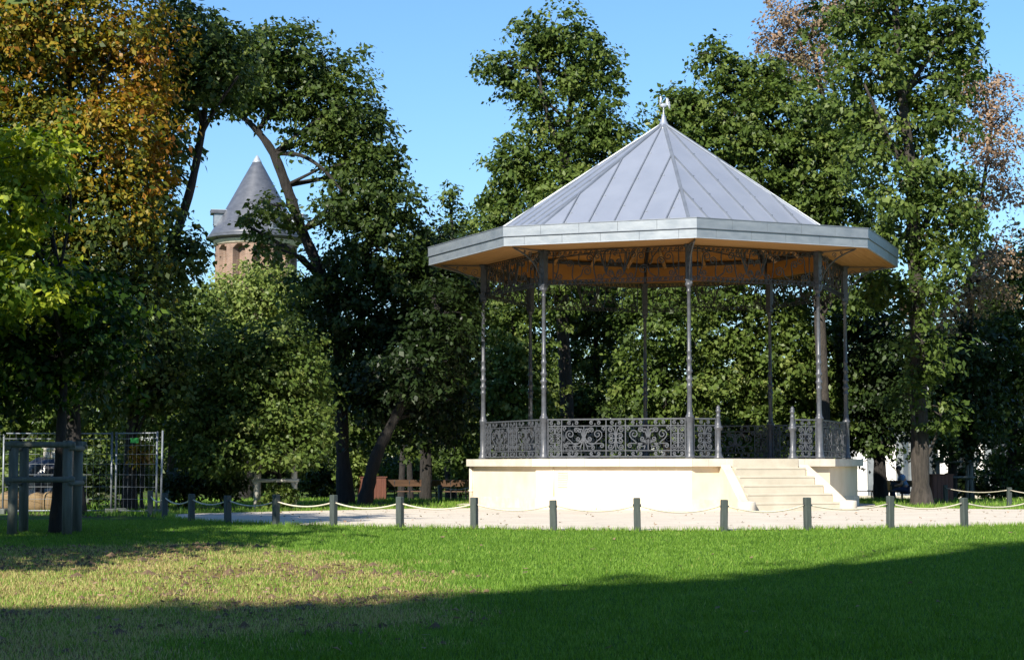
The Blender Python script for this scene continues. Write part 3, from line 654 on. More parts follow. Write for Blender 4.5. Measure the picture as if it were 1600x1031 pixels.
# ------------------------------------------------------------------ rope fence
def bollard_mesh(h, wd):
    m_ = MB(); m_.cbox((0, 0, h / 2 - 0.06), (wd, wd, h + 0.12), 0.008); return m_.mesh('bollard', M['post'])
bme = bollard_mesh(0.49, 0.10)
def eyelet(parent, rz=0):
    m_ = MB(); m_.lathe([(0.016, 0), (0.016, 0.014)], 8); return m_.mesh('rope_eye', M['black'])
eye = eyelet(None)
ORD = 'first second third fourth fifth sixth seventh eighth ninth tenth eleventh twelfth thirteenth fourteenth fifteenth'.split()
bl_label = '%s bollard from the wire fence in the roped row along the lawn'
rope_label = 'sagging beige rope between the %s and %s lawn bollards from the wire fence'
rr_ = random.Random(8)
def fence(points, lb, lr, gb, gr, h=0.49, sag=0.085, hold=0.385):
    for i, p in enumerate(points):
        q = points[min(i + 1, len(points) - 1)] - points[max(i - 1, 0)]; rz = math.atan2(q.y, q.x)
        o = new_obj('bollard', bme, None, p, rz + rr_.uniform(-0.05, 0.05)); o.rotation_euler.x = rr_.uniform(-0.02, 0.02); o.rotation_euler.y = rr_.uniform(-0.028, 0.028)
        o.scale.z = h / 0.49 * rr_.uniform(0.95, 1.05); tag(o, lb % ORD[i] if '%s' in lb else lb, 'bollard', gb)
        for s in (-1, 1):
            e = new_obj('rope_eye', eye, o, (s * 0.062, 0, hold)); e.rotation_euler = (0, -s * PI / 2, 0); e.location.x = s * 0.062
    for i, (a_, b_) in enumerate(zip(points[:-1], points[1:])):
        m_ = MB(); sg = sag * rr_.uniform(0.8, 1.2); d_ = (b_ - a_).normalized() * 0.05; A_, B_ = a_ + d_, b_ - d_
        m_.tube([A_.lerp(B_, t) + Vector((0, 0, hold - 4 * sg * t * (1 - t))) for t in (j / 14 for j in range(15))], 0.0125, 7)
        base = a_.lerp(b_, 0.5); o = m_.build('rope', M['rope'], None, base, off=base); tag(o, lr % (ORD[i], ORD[i + 1]) if '%s' in lr else lr, 'rope', gr)
fence(BP, bl_label, rope_label, 'bollards edging the lawn', 'ropes edging the lawn')
fence([ground(1478, 785), ground(1577, 790), ground(1680, 794)], '%s far bollard beyond the gravel, counting from the thick mottled trunk', 'thin far rope between the %s and %s bollards from the thick mottled trunk',
      'far bollards by the big trunk', 'far ropes by the big trunk', 0.46)
fence([foot(688, 52), foot(738, 52.5)], '%s dark bollard behind the benches, counting from the middle of the pair', 'short rope strung behind the park benches', 'bollards behind the benches', None, 0.46, 0.07)

# ------------------------------------------------------------------ trees
LEAF_SCALE, COV_SCALE = 0.76, 1.45
def lumps(g):
    k = g.normal(0, 2.2, (5, 3)); ph = g.uniform(0, 6.28, 5)
    return lambda u: 1 + 0.26 * np.sin(u @ k.T + ph).sum(1) / 2.0
def foliage(name, lobes, mat, seed, leaf=0.17, cov=2.3, clump=0.42, parent=None, off=(0, 0, 0), droop=0.25, fill=0.35, cap=None):
    """lobes: (centre, (rx, ry, rz), tint mean, coverage factor) in world metres"""
    g = np.random.default_rng(seed); Vs, Ts = [], []; leaf *= LEAF_SCALE; cov *= COV_SCALE; la = 0.30 * leaf * leaf; per = 30
    for c, rad, tint, cf in lobes:
        rad = np.array(rad); area = PI * (rad[0] * rad[2] + rad[1] * rad[2] + rad[0] * rad[1]) / 3
        nl = int(cov * cf * 2 * area / la); nc = max(4, nl // per)
        u = g.normal(size=(nc, 3)); u /= np.linalg.norm(u, axis=1)[:, None]
        rr = np.where(g.random(nc) < fill, g.uniform(0.3, 0.85, nc), g.normal(0.92, 0.15, nc)) * lumps(g)(u)
        cc = np.array(c) + u * rr[:, None] * rad
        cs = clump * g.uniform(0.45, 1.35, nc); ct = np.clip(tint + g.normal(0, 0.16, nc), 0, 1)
        N = nc * per; idx = np.repeat(np.arange(nc), per)
        o = g.normal(size=(N, 3)); o /= np.linalg.norm(o, axis=1)[:, None]; o *= (g.random(N) ** 0.45)[:, None]
        # a clump is a flattened spray leaning outwards
        ax = u[idx] * 0.7 + g.normal(0, 0.25, (N, 3)); P = cc[idx] + (o * np.array([1, 1, 0.6]) + ax * 0.3) * cs[idx][:, None]
        P[:, 2] -= droop * cs[idx] * (np.linalg.norm(o[:, :2], axis=1) ** 2)
        nr = u[idx] * 0.55 + np.array([0, 0, 0.55]) + g.normal(0, 0.55, (N, 3)); nr /= np.linalg.norm(nr, axis=1)[:, None]
        d = o * 0.8 + u[idx] * 0.3 + np.array([0, 0, -0.35]) + g.normal(0, 0.4, (N, 3)); d -= nr * (d * nr).sum(1)[:, None]; d /= np.linalg.norm(d, axis=1)[:, None] + 1e-9
        s = np.cross(nr, d); l = leaf * g.uniform(0.45, 1.5, N); wv = l * g.uniform(0.26, 0.36, N)
        b = P - d * (l * 0.5)[:, None]; tip = P + d * (l * 0.5)[:, None] - nr * (l * 0.12)[:, None]; mid = P - d * (l * 0.05)[:, None] + nr * (l * 0.04)[:, None]
        Vs.append(np.stack([b, mid + s * wv[:, None], tip, mid - s * wv[:, None]], 1).astype(np.float32))
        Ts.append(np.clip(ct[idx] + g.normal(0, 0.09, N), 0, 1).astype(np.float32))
    V = np.concatenate(Vs); T = np.concatenate(Ts)
    if cap is not None:
        k = cap(V[:, 0]); V, T = V[k], T[k]
    n = len(V); V = V - np.array(off, np.float32)
    me = bpy.data.meshes.new(name); me.vertices.add(n * 4); me.vertices.foreach_set('co', V.ravel())
    me.loops.add(n * 4); me.loops.foreach_set('vertex_index', np.arange(n * 4, dtype=np.int32))
    me.polygons.add(n); me.polygons.foreach_set('loop_start', np.arange(0, n * 4, 4, dtype=np.int32)); me.update(calc_edges=True)
    t = me.attributes.new('tint', 'FLOAT', 'FACE'); t.data.foreach_set('value', T)
    me.materials.append(mat); global LEAVES; LEAVES += n
    return new_obj(name, me, parent)
LEAVES = 0
def smooth_path(pts, k=4):
    o = []; n = len(pts)
    for i in range(n - 1):
        p0, p1, p2, p3 = pts[max(i - 1, 0)], pts[i], pts[i + 1], pts[min(i + 2, n - 1)]
        for j in range(k):
            t = j / k; o.append(tuple(0.5 * ((2 * b) + (-a + c) * t + (2 * a - 5 * b + 4 * c - d) * t * t + (-a + 3 * b - 3 * c + d) * t ** 3) for a, b, c, d in zip(p0, p1, p2, p3)))
    o.append(tuple(pts[-1])); return o
def stem(name, px, d, mat, parent, off, seed, n=12, flare=0.0, dd=None):
    """px: (x, y, width) in photo pixels at distance d"""
    rn = random.Random(seed); P = []
    for i, q in enumerate(px):
        dist = d + (dd * i / max(1, len(px) - 1) if dd else 0)
        v = at(q[0], q[1], dist); P.append((v.x, v.y, v.z, q[2] / 2 * dist / F_PX))
    S = smooth_path(P, 5); m_ = MB()
    rad = [max(0.006, s[3] * 0.92 * (1 + rn.uniform(-0.1, 0.1))) for s in S]
    if flare: 
        for i in range(min(4, len(rad))): rad[i] *= 1 + flare * (1 - i / 4)
    m_.tube([s[:3] for s in S], rad, n); return m_.build(name, mat, parent, off=off)
def tree(name, label, cat, d, trunk, lobes, leaf_mat, seed, limbs=(), bark_mat='bark', leaf=0.17, cov=2.3, clump=0.42, group=None, depth=1.0, twigs=6, fill=0.35, droop=0.25):
    """trunk and limbs: lists of (x, y, width); lobes: (x, y, rx, ry[, tint[, cov[, distance shift]]]) in photo pixels at distance d"""
    b = at(trunk[0][0], trunk[0][1], d); base = Vector((b.x, d, gz(d)))
    root = tag(empty(name, base), label, cat, group)
    # put the trunk's foot on the ground whatever hides it in the picture
    fy = 726 + (CAM_Z - gz(d)) * F_PX / d
    tr = [(trunk[0][0], fy + 6, trunk[0][2])] + [t for t in trunk if t[1] < fy - 8]
    stem('trunk', tr, d, M[bark_mat], root, base, seed, 14, 0.3)
    for i, lb in enumerate(limbs): stem('limb', lb, d, M[bark_mat], root, base, seed + i, 8, 0, random.Random(seed + i).uniform(-1.2, 1.2))
    W = []; s = d / F_PX; rn = random.Random(seed)
    for i, l in enumerate(lobes):
        sh = l[6] if len(l) > 6 else rn.uniform(-0.6, 0.6); c = at(l[0], l[1], d + sh); rx, rz = l[2] * s, l[3] * s
        W.append(((c.x, c.y, c.z), (rx, max(0.7, (rx + rz) / 2 * depth), rz), l[4] if len(l) > 4 else 0.45, l[5] if len(l) > 5 else 1.0))
    # boughs reaching from the nearest trunk point into the lobes
    pts = [at(t[0], t[1], d) for t in tr]
    for c, r_, t_, f_ in W:
        m_ = MB(); c = Vector(c); st_ = min(pts[1:] or pts, key=lambda q: (q - c).length + (1.5 if q.z > c.z else 0))
        mid = st_.lerp(c, 0.5) + Vector((rn.uniform(-.2, .2), rn.uniform(-.2, .2), rn.uniform(-.1, .35)))
        w0 = max(0.025, min(0.09, 0.03 * (c - st_).length)); m_.tube([st_, mid, c], [w0, w0 * 0.7, w0 * 0.45], 6, False)
        for _ in range(twigs):
            u = Vector((rn.gauss(0, 1), rn.gauss(0, 1), rn.gauss(0.3, 0.8))).normalized()
            e = c + Vector((u.x * r_[0], u.y * r_[1], u.z * r_[2])) * 0.85; q = c.lerp(e, 0.5) + Vector((rn.uniform(-.1, .1), rn.uniform(-.1, .1), rn.uniform(0, .12)))
            m_.tube([c, q, e], [w0 * 0.42, w0 * 0.3, 0.008], 5, False)
        m_.build('bough', M[bark_mat], root, off=base)
    foliage('crown', W, L[leaf_mat], seed, leaf, cov, clump, root, base, droop, fill)
    return root
G_BACK = 'trees behind the bandstand'
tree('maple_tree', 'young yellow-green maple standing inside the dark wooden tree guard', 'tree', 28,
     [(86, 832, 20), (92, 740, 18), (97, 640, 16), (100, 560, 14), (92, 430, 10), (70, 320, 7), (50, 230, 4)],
     [(45, 250, 62, 48, 0.8, 1, -1.0), (15, 330, 75, 60, 0.75, 1, -1.0), (-60, 300, 80, 90, 0.7), (55, 450, 72, 45, 0.72, 1, -1.2), (-40, 450, 90, 80, 0.6), (100, 545, 105, 60, 0.22), (30, 575, 90, 60, 0.22),  # high tints paint the sunlit leaves, low tints the shaded ones
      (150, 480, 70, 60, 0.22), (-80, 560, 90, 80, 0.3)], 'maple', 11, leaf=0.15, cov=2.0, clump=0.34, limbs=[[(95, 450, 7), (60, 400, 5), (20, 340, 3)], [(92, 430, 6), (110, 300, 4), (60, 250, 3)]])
def world_tree(name, label, base, h, lobes, lm, seed):
    root = tag(empty(name, base), label, 'tree'); m_ = MB(); rn = random.Random(seed)
    m_.tube([base + Vector((0, 0, -0.1)), base + Vector((0.1, 0, h * 0.4)), base + Vector((0, 0.1, h))], [0.26, 0.2, 0.06], 12); m_.build('trunk', M['bark'], root, off=base)
    m_ = MB(); W = []
    for x, y, z, r_ in lobes:
        c = base + Vector((x, y, z)); st_ = base + Vector((0.05, 0, min(z - 0.3, h * 0.6))); m_.tube([st_, st_.lerp(c, 0.5) + Vector((0, 0, 0.2)), c], [0.09, 0.06, 0.03], 6, False); W.append((tuple(c), (r_, r_, r_ * 0.8), 0.45, 1.0))
    m_.build('boughs', M['bark'], root, off=base); foliage('crown', W, L[lm], seed, 0.3, 1.6, 0.6, root, base)
world_tree('shade_tree', 'leafy tree left of the lawn shading the tree guard', Vector((-10.2, 17.2, gz(17.2))), 8, [(0.6, -0.6, 4.6, 2.0), (1.6, 1.2, 5.2, 1.7), (-1.5, 0.5, 5.2, 2.2), (0, 0.5, 7.2, 2.2), (-2.2, -1.4, 6.4, 2.0), (-3.5, 1.5, 6.5, 2.2)], 'green', 90)
world_tree('shade_tree', 'taller unseen tree added left of the lawn to darken the left crowns', Vector((-14.2, 21.5, gz(21.5))), 12, [(0, 0, 6.0, 2.6), (2.2, -0.5, 8.0, 2.4), (-1, 1, 9, 2.6), (0.5, 0, 11, 2.4), (2.5, 1.5, 6, 2.0), (3.2, 0.5, 9.8, 2.0)], 'green', 91)  # unseen tree added to darken the leaf mass at the far left
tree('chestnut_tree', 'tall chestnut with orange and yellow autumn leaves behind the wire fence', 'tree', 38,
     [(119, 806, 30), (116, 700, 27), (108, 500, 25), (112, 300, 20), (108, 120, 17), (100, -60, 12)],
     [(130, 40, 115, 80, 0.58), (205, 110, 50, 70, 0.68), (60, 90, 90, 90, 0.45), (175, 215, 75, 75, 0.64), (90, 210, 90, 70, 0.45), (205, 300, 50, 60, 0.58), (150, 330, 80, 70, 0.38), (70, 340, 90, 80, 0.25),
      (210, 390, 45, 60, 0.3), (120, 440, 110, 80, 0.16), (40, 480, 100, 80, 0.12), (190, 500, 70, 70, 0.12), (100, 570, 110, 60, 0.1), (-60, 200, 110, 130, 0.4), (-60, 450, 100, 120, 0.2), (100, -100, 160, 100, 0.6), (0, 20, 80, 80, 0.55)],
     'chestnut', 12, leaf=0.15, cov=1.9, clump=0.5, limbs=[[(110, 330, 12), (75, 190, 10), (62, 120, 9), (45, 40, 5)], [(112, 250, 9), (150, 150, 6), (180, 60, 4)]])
tree('oak_tree', 'slender oak with a long bare trunk leaning beside the conical tower', 'tree', 41,
     [(202, 797, 23), (205, 690, 21), (216, 600, 18), (240, 480, 17), (271, 380, 16), (299, 290, 14), (317, 195, 12), (322, 150, 8)],
     [(300, 80, 68, 58), (255, 150, 55, 75), (345, 95, 60, 50), (290, 30, 42, 30), (330, 140, 55, 40), (262, 235, 38, 42), (250, 330, 35, 50, 0.4), (282, 425, 30, 38), (222, 420, 40, 60, 0.3),
      (235, 540, 70, 60, 0.3), (190, 610, 70, 45, 0.5), (250, 610, 50, 40, 0.5), (305, 385, 14, 30, 0.4, 0.5)], 'oak', 13, leaf=0.18, cov=2.1,
     limbs=[[(317, 200, 8), (300, 150, 6), (270, 110, 4)], [(312, 215, 8), (340, 165, 6), (372, 120, 4)]])
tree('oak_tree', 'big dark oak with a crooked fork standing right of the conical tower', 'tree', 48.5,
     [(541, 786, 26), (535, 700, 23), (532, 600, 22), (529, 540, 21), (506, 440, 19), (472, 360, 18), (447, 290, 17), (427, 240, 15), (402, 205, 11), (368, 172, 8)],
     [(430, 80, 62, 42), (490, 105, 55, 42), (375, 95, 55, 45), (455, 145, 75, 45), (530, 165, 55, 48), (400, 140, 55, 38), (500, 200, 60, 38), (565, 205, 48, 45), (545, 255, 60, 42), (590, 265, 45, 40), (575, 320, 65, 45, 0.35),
      (612, 330, 42, 42), (525, 330, 32, 26, 0.35), (590, 390, 68, 50, 0.18), (540, 420, 50, 45, 0.14), (620, 445, 60, 55, 0.1), (560, 490, 75, 50, 0.08), (500, 510, 45, 45, 0.2), (620, 530, 80, 60, 0.05), (545, 590, 60, 40, 0.08),  # low tints on the lower lobes paint the shade under the crown
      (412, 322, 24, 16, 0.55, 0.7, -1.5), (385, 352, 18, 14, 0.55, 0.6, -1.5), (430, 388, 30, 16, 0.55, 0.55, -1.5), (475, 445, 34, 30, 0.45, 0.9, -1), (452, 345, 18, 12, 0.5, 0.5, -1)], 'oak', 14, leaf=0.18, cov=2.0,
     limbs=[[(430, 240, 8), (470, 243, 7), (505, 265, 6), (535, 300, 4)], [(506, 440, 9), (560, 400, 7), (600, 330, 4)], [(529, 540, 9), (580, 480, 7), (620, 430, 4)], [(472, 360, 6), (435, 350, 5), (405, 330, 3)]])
tree('oak_tree', 'leaning oak with shade tinted into its crown beside the red brown bin', 'tree', 46.5,
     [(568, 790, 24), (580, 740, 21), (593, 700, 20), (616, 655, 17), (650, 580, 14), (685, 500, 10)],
     [(685, 470, 56, 70, 0.06, 1, 3), (645, 560, 75, 60, 0.04, 1, 1), (700, 555, 50, 75, 0.04, 1, 3), (640, 640, 65, 36, 0.06, 1, 1), (705, 650, 40, 45, 0.04, 1, 3), (675, 395, 46, 45, 0.1, 1, 3), (600, 600, 60, 50, 0.04), (725, 470, 30, 50, 0.1, 1, 6), (655, 575, 55, 45, 0.06, 1, -0.8), (690, 500, 45, 45, 0.06, 1, -0.5)],  # tints kept near black so the crown's shade lies in its colour
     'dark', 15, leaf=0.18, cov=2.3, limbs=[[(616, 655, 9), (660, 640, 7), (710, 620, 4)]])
tree('maple_tree', 'round pale green maple growing inside the sunlit tree guard', 'tree', 42,
     [(437, 795, 9), (436, 740, 8), (434, 680, 8), (425, 600, 6), (415, 520, 4)],
     [(400, 650, 75, 45, 0.5), (345, 620, 65, 50, 0.5), (455, 670, 58, 40, 0.5), (310, 670, 50, 36, 0.45), (420, 585, 70, 50, 0.55), (470, 600, 40, 50, 0.45), (350, 550, 55, 42, 0.5), (440, 530, 50, 40, 0.5), (385, 705, 55, 18, 0.5, 1, -0.6), (440, 712, 30, 12, 0.5, 1, -0.8), (330, 715, 50, 22, 0.45), (480, 690, 30, 26, 0.45)], 'green', 16, leaf=0.15, cov=2.1, clump=0.34)
tree('willow_tree', 'feathery pale willow in front of the brick tower', 'tree', 70,
     [(385, 780, 20), (385, 620, 18), (388, 520, 14), (395, 450, 8)],
     [(400, 455, 70, 38, 0.6), (350, 480, 55, 45, 0.6), (445, 490, 45, 45, 0.55), (325, 530, 50, 45, 0.5), (400, 530, 75, 55, 0.5), (370, 610, 90, 60, 0.4), (450, 580, 50, 60, 0.4), (430, 440, 40, 26, 0.6), (470, 545, 40, 60, 0.4)], 'light', 17, leaf=0.2, cov=2.0, clump=0.5, droop=0.8)
tree('tall_tree', 'tall tree with a knobbly open crown rising behind the left roof slope', 'tree', 60,
     [(888, 792, 24), (886, 640, 23), (878, 470, 21), (880, 330, 20), (883, 240, 17), (888, 190, 12), (900, 120, 7)],
     [(868, 52, 55, 36), (915, 85, 45, 42), (838, 82, 34, 32), (785, 105, 38, 24), (815, 128, 38, 26), (895, 130, 42, 30), (945, 110, 26, 32, 0.45, 0.8), (840, 160, 32, 24), (935, 185, 46, 34), (955, 215, 32, 26), (845, 205, 40, 30), (905, 215, 40, 30, 0.3),
      (805, 255, 48, 42), (850, 270, 55, 45), (925, 255, 50, 38), (785, 315, 34, 38), (835, 335, 70, 45), (905, 320, 70, 50), (770, 365, 40, 36), (960, 300, 40, 50), (870, 420, 90, 60, 0.35)], 'green', 18, leaf=0.2, cov=2.1, bark_mat='barkpale',
     limbs=[[(883, 245, 11), (862, 200, 9), (848, 150, 7), (838, 100, 4)], [(885, 215, 10), (915, 185, 8), (935, 150, 5)], [(848, 160, 5), (820, 130, 4), (795, 112, 3)]], twigs=4)
tree('broad_tree', 'broad green tree spreading behind the right roof slope', 'tree', 55.5,
     [(1289, 792, 24), (1286, 640, 22), (1281, 500, 20), (1270, 350, 16), (1235, 230, 12), (1180, 150, 7)],
     [(1112, 90, 30, 28), (1145, 125, 34, 32), (1075, 175, 40, 32), (1055, 158, 22, 22), (1120, 190, 55, 45), (1190, 130, 55, 44), (1095, 235, 60, 42), (1240, 170, 70, 55), (1180, 215, 65, 50), (1160, 280, 65, 45, 0.4), (1245, 255, 75, 55), (1310, 220, 60, 55), (1300, 300, 65, 50),
      (1220, 330, 75, 45, 0.35), (1330, 370, 62, 55, 0.35), (1270, 390, 70, 50, 0.3), (1345, 440, 50, 50, 0.25), (1040, 215, 30, 36)], 'green', 19, leaf=0.2, cov=2.1, bark_mat='barkpale',
     limbs=[[(1235, 230, 8), (1190, 180, 6), (1140, 120, 4)], [(1270, 350, 8), (1310, 280, 5)]])
tree('tall_tree', 'tallest green tree with a thick mottled trunk beside the right path', 'tree', 48,
     [(1441, 788, 34), (1438, 740, 30), (1436, 600, 28), (1432, 450, 27), (1428, 380, 24), (1424, 270, 20), (1410, 150, 16), (1400, 30, 12), (1395, -80, 8)],
     [(1335, 40, 70, 50), (1400, 25, 65, 55), (1465, 50, 55, 55), (1500, 110, 34, 45), (1365, 115, 65, 50), (1435, 125, 60, 50), (1330, 160, 50, 42), (1400, 195, 65, 48), (1470, 190, 45, 48), (1350, 235, 45, 45), (1440, 265, 55, 45), (1500, 285, 34, 34), (1395, 300, 45, 45),
      (1465, 335, 55, 42), (1510, 350, 30, 34), (1410, 375, 50, 40), (1475, 400, 48, 38), (1500, 40, 36, 36), (1400, -60, 130, 60), (1385, 450, 40, 40, 0.3), (1450, 455, 36, 30, 0.35, 0.8, -0.8), (1425, 520, 30, 26, 0.3, 0.6, -0.8), (1462, 560, 34, 34, 0.3, 0.8, -0.4), (1420, 620, 26, 30, 0.3, 0.6, -0.6), (1470, 650, 30, 30, 0.3, 0.8)], 'green', 20, leaf=0.19, cov=1.45, bark_mat='barkpale',
     limbs=[[(1428, 380, 10), (1460, 320, 8), (1480, 260, 5)], [(1424, 280, 9), (1385, 210, 7), (1350, 130, 4)], [(1410, 160, 8), (1450, 90, 5)]])
tree('sparse_tree', 'thin brown-leaved treetop behind the broad green tree', 'tree', 62,
     [(1310, 785, 22), (1308, 500, 19), (1300, 300, 14), (1285, 150, 9), (1265, 60, 5)],
     [(1232, 25, 40, 32, 0.5, 0.5), (1265, 60, 50, 42, 0.45, 0.5), (1295, 20, 55, 40, 0.5, 0.5), (1210, 58, 26, 26, 0.55, 0.45), (1275, 110, 50, 36, 0.4, 0.55), (1232, 95, 36, 30, 0.5, 0.5), (1340, 0, 50, 30, 0.45, 0.5)], 'brown', 21, leaf=0.15, cov=1.45, twigs=12, fill=0.6, clump=0.5)
tree('sparse_tree', 'thin brown-leaved tree with bare twigs against the right-hand sky', 'tree', 56,
     [(1515, 785, 14), (1515, 560, 12), (1520, 420, 10), (1535, 300, 7), (1550, 200, 4)],
     [(1540, 150, 34, 44, 0.6, 0.5), (1572, 190, 26, 50, 0.65, 0.45), (1550, 255, 40, 48, 0.6, 0.5), (1515, 310, 36, 36, 0.5, 0.5), (1575, 300, 24, 36, 0.6, 0.45), (1510, 130, 28, 40, 0.55, 0.5), (1530, 205, 40, 40, 0.6, 0.45), (1515, 440, 60, 45, 0.4, 0.6, -3.5), (1470, 470, 46, 35, 0.45, 0.6, -3.5), (1550, 400, 40, 30, 0.4, 0.6, -3)],
     'brown', 22, leaf=0.15, cov=1.4, twigs=14, fill=0.6, clump=0.5)
# the belt of trees further back: position, crown and shade differ from tree to tree
belt = [
 ('dark_tree', 'dark bushy tree with a spiky top left of the bandstand roof', 63, 705, [(705, 375, 48, 40, 0.45), (755, 395, 50, 48, 0.45), (665, 425, 50, 48, 0.35), (703, 318, 8, 34, 0.6, 0.5), (720, 480, 70, 60, 0.25), (760, 520, 50, 90, 0.35)], 'oak'),
 ('leafy_tree', 'light green tree between the two left bandstand columns', 58, 800, [(795, 530, 50, 70, 0.55), (810, 630, 60, 60, 0.55), (760, 620, 45, 60, 0.4), (822, 560, 34, 70, 0.5), (815, 470, 40, 40, 0.5)], 'green'),
 ('leafy_tree', 'dim green tree behind the pale trunk under the bandstand roof', 63, 930, [(920, 560, 60, 80, 0.4), (960, 480, 70, 60, 0.4), (900, 480, 50, 50, 0.45), (950, 640, 70, 50, 0.3), (900, 650, 60, 50, 0.35)], 'oak'),
 ('leafy_tree', 'shaded green tree behind the middle of the bandstand', 58.5, 1040, [(1040, 520, 65, 70, 0.35), (1010, 610, 60, 60, 0.4), (1070, 620, 55, 60, 0.45), (1040, 450, 80, 40, 0.4)], 'green'),
 ('leafy_tree', 'bright green tree filling the gap above the bandstand steps', 58, 1165, [(1150, 540, 60, 60, 0.55), (1130, 620, 55, 60, 0.55), (1200, 600, 60, 65, 0.6), (1190, 500, 60, 45, 0.45), (1170, 680, 70, 40, 0.5), (1240, 560, 50, 60, 0.5), (1180, 455, 50, 30, 0.45), (1125, 470, 40, 35, 0.45)], 'green'),
 ('leafy_tree', 'green tree behind the right-hand bandstand columns', 59, 1275, [(1260, 500, 60, 55, 0.45), (1250, 630, 60, 60, 0.5), (1300, 580, 50, 70, 0.4), (1290, 670, 55, 45, 0.45)], 'green'),
 ('dark_tree', 'dark dense tree right beside the bandstand roof', 58, 1375, [(1365, 500, 50, 60, 0.2), (1390, 580, 55, 70, 0.2), (1360, 610, 40, 60, 0.28), (1375, 680, 45, 35, 0.3), (1350, 560, 35, 60, 0.3), (1355, 690, 30, 30, 0.5)], 'dark'),
 ('dark_tree', 'dark tree whose low boughs hang over the right-hand tree guard', 55, 1486, [(1485, 560, 60, 60, 0.3), (1450, 630, 55, 55, 0.25), (1520, 630, 60, 60, 0.3), (1485, 690, 60, 28, 0.3), (1540, 550, 50, 50, 0.35), (1430, 540, 45, 55, 0.25)], 'dark'),
 ('leafy_tree', 'mid green tree at the far right end of the park', 62, 1585, [(1570, 430, 45, 40, 0.45), (1595, 500, 45, 55, 0.4), (1560, 500, 40, 40, 0.4), (1590, 590, 50, 60, 0.4), (1580, 670, 60, 45, 0.4), (1620, 420, 40, 60, 0.4), (1540, 480, 40, 50, 0.35), (1525, 555, 40, 40, 0.4), (1550, 630, 50, 50, 0.4), (1500, 520, 40, 40, 0.4), (1610, 560, 40, 50, 0.4), (1600, 700, 40, 30, 0.4)], 'oak'),
 ('leafy_tree', 'green tree with a straight grey trunk beyond the wire fence end', 55, 266, [(262, 590, 55, 45, 0.5), (290, 650, 45, 36, 0.5), (235, 650, 45, 36, 0.5), (290, 560, 45, 45, 0.45), (300, 480, 45, 40, 0.4), (255, 500, 45, 45, 0.3)], 'green'),
 ('leafy_tree', 'leafy tree behind the stack of building supplies', 52, 30, [(30, 620, 70, 45, 0.5), (90, 640, 50, 40, 0.4), (150, 620, 55, 55, 0.5), (-30, 640, 60, 60, 0.5), (60, 560, 70, 50, 0.3), (160, 680, 40, 30, 0.5)], 'green'),
 ('dark_tree', 'dark tree behind the park benches', 60, 665, [(680, 640, 60, 55, 0.3), (620, 650, 60, 50, 0.35), (730, 680, 45, 45, 0.3), (560, 660, 50, 45, 0.4), (500, 650, 50, 50, 0.45)], 'oak'),
 ('leafy_tree', 'green tree far behind the pale willow', 78, 505, [(500, 580, 60, 60, 0.5), (480, 660, 60, 50, 0.5), (545, 650, 50, 50, 0.45), (300, 620, 60, 60, 0.4)], 'green'),
 ('leafy_tree', 'far green tree showing between the bandstand columns and the bright tree', 82, 1100, [(1085, 530, 50, 60, 0.5), (1100, 620, 50, 60, 0.5), (980, 580, 60, 70, 0.45), (870, 600, 60, 60, 0.5), (1090, 460, 60, 50, 0.5)], 'green'),
]
for i, (nm, lb, d, x, lobes, lm) in enumerate(belt):
    tp = min(l[1] for l in lobes)
    fx = 1 if i % 2 else -1
    tree(nm, lb, 'tree', d, [(x, 790, 17), (x + 3 * fx, 700, 15), (x - 2 * fx, 600, 12), (x, max(tp, 500), 7)], lobes, lm, 40 + i, leaf=0.2, cov=1.9, bark_mat='bark', group=G_BACK, twigs=3)
# bare trunks standing in the gloom
for i, (x, d, wd, lean, lab) in enumerate(((626, 68, 11, 4, 'thin dark trunk behind the left end of the benches'), (642, 70, 9, -3, 'slim bare trunk just behind the benches'), (708, 69, 11, 3, 'straight bare trunk behind the right end of the benches'),
                                          (1378, 58, 19, -3, 'mottled pale trunk standing behind the seated person'), (660, 75, 9, 0, 'thin far trunk seen over the bench backs'))):
    tree('bare_tree', lab, 'tree', d, [(x, 790, wd), (x + lean, 700, wd * 0.85), (x + 2 * lean, 600, wd * 0.6)], [(x + 2 * lean, 600, 40, 40, 0.3), (x + 3 * lean, 640, 30, 26, 0.3)], 'dark', 70 + i, bark_mat='barkpale' if wd > 20 else 'bark', leaf=0.2, cov=1.6, group='bare trunks in the shade', twigs=3)

def shrub(label, x, y, rx, ry, d, mat, seed, leaf=0.12, tint=0.45, group='shrubs along the park edge', cov=2.0):
    base = foot(x, d); root = tag(empty('shrub', base), label, 'shrub', group); s = d / F_PX; rn = random.Random(seed)
    c = at(x, y, d); rx *= s; rz = ry * s; lob = [((c.x, c.y, c.z), (rx * 0.7, rx * 0.6, rz * 0.8), tint, 1)]
    for i in range(4):
        a_ = rn.uniform(0, 2 * PI); lob.append(((c.x + math.cos(a_) * rx * 0.55, c.y + math.sin(a_) * rx * 0.4, c.z + rn.uniform(-0.4, 0.35) * rz), (rx * 0.5, rx * 0.45, rz * 0.55), tint + rn.uniform(-0.1, 0.1), 1))
    m_ = MB()
    for l in lob:
        m_.tube([base + Vector((rn.uniform(-.06, .06), rn.uniform(-.06, .06), -0.03)), base.lerp(Vector(l[0]), 0.5) + Vector((rn.uniform(-.06, .06), 0, 0)), Vector(l[0])], [0.022, 0.016, 0.008], 5, False)
    m_.build('stems', M['bark'], root, off=base); foliage('foliage', lob, L[mat], seed, leaf, cov, 0.24, root, base)
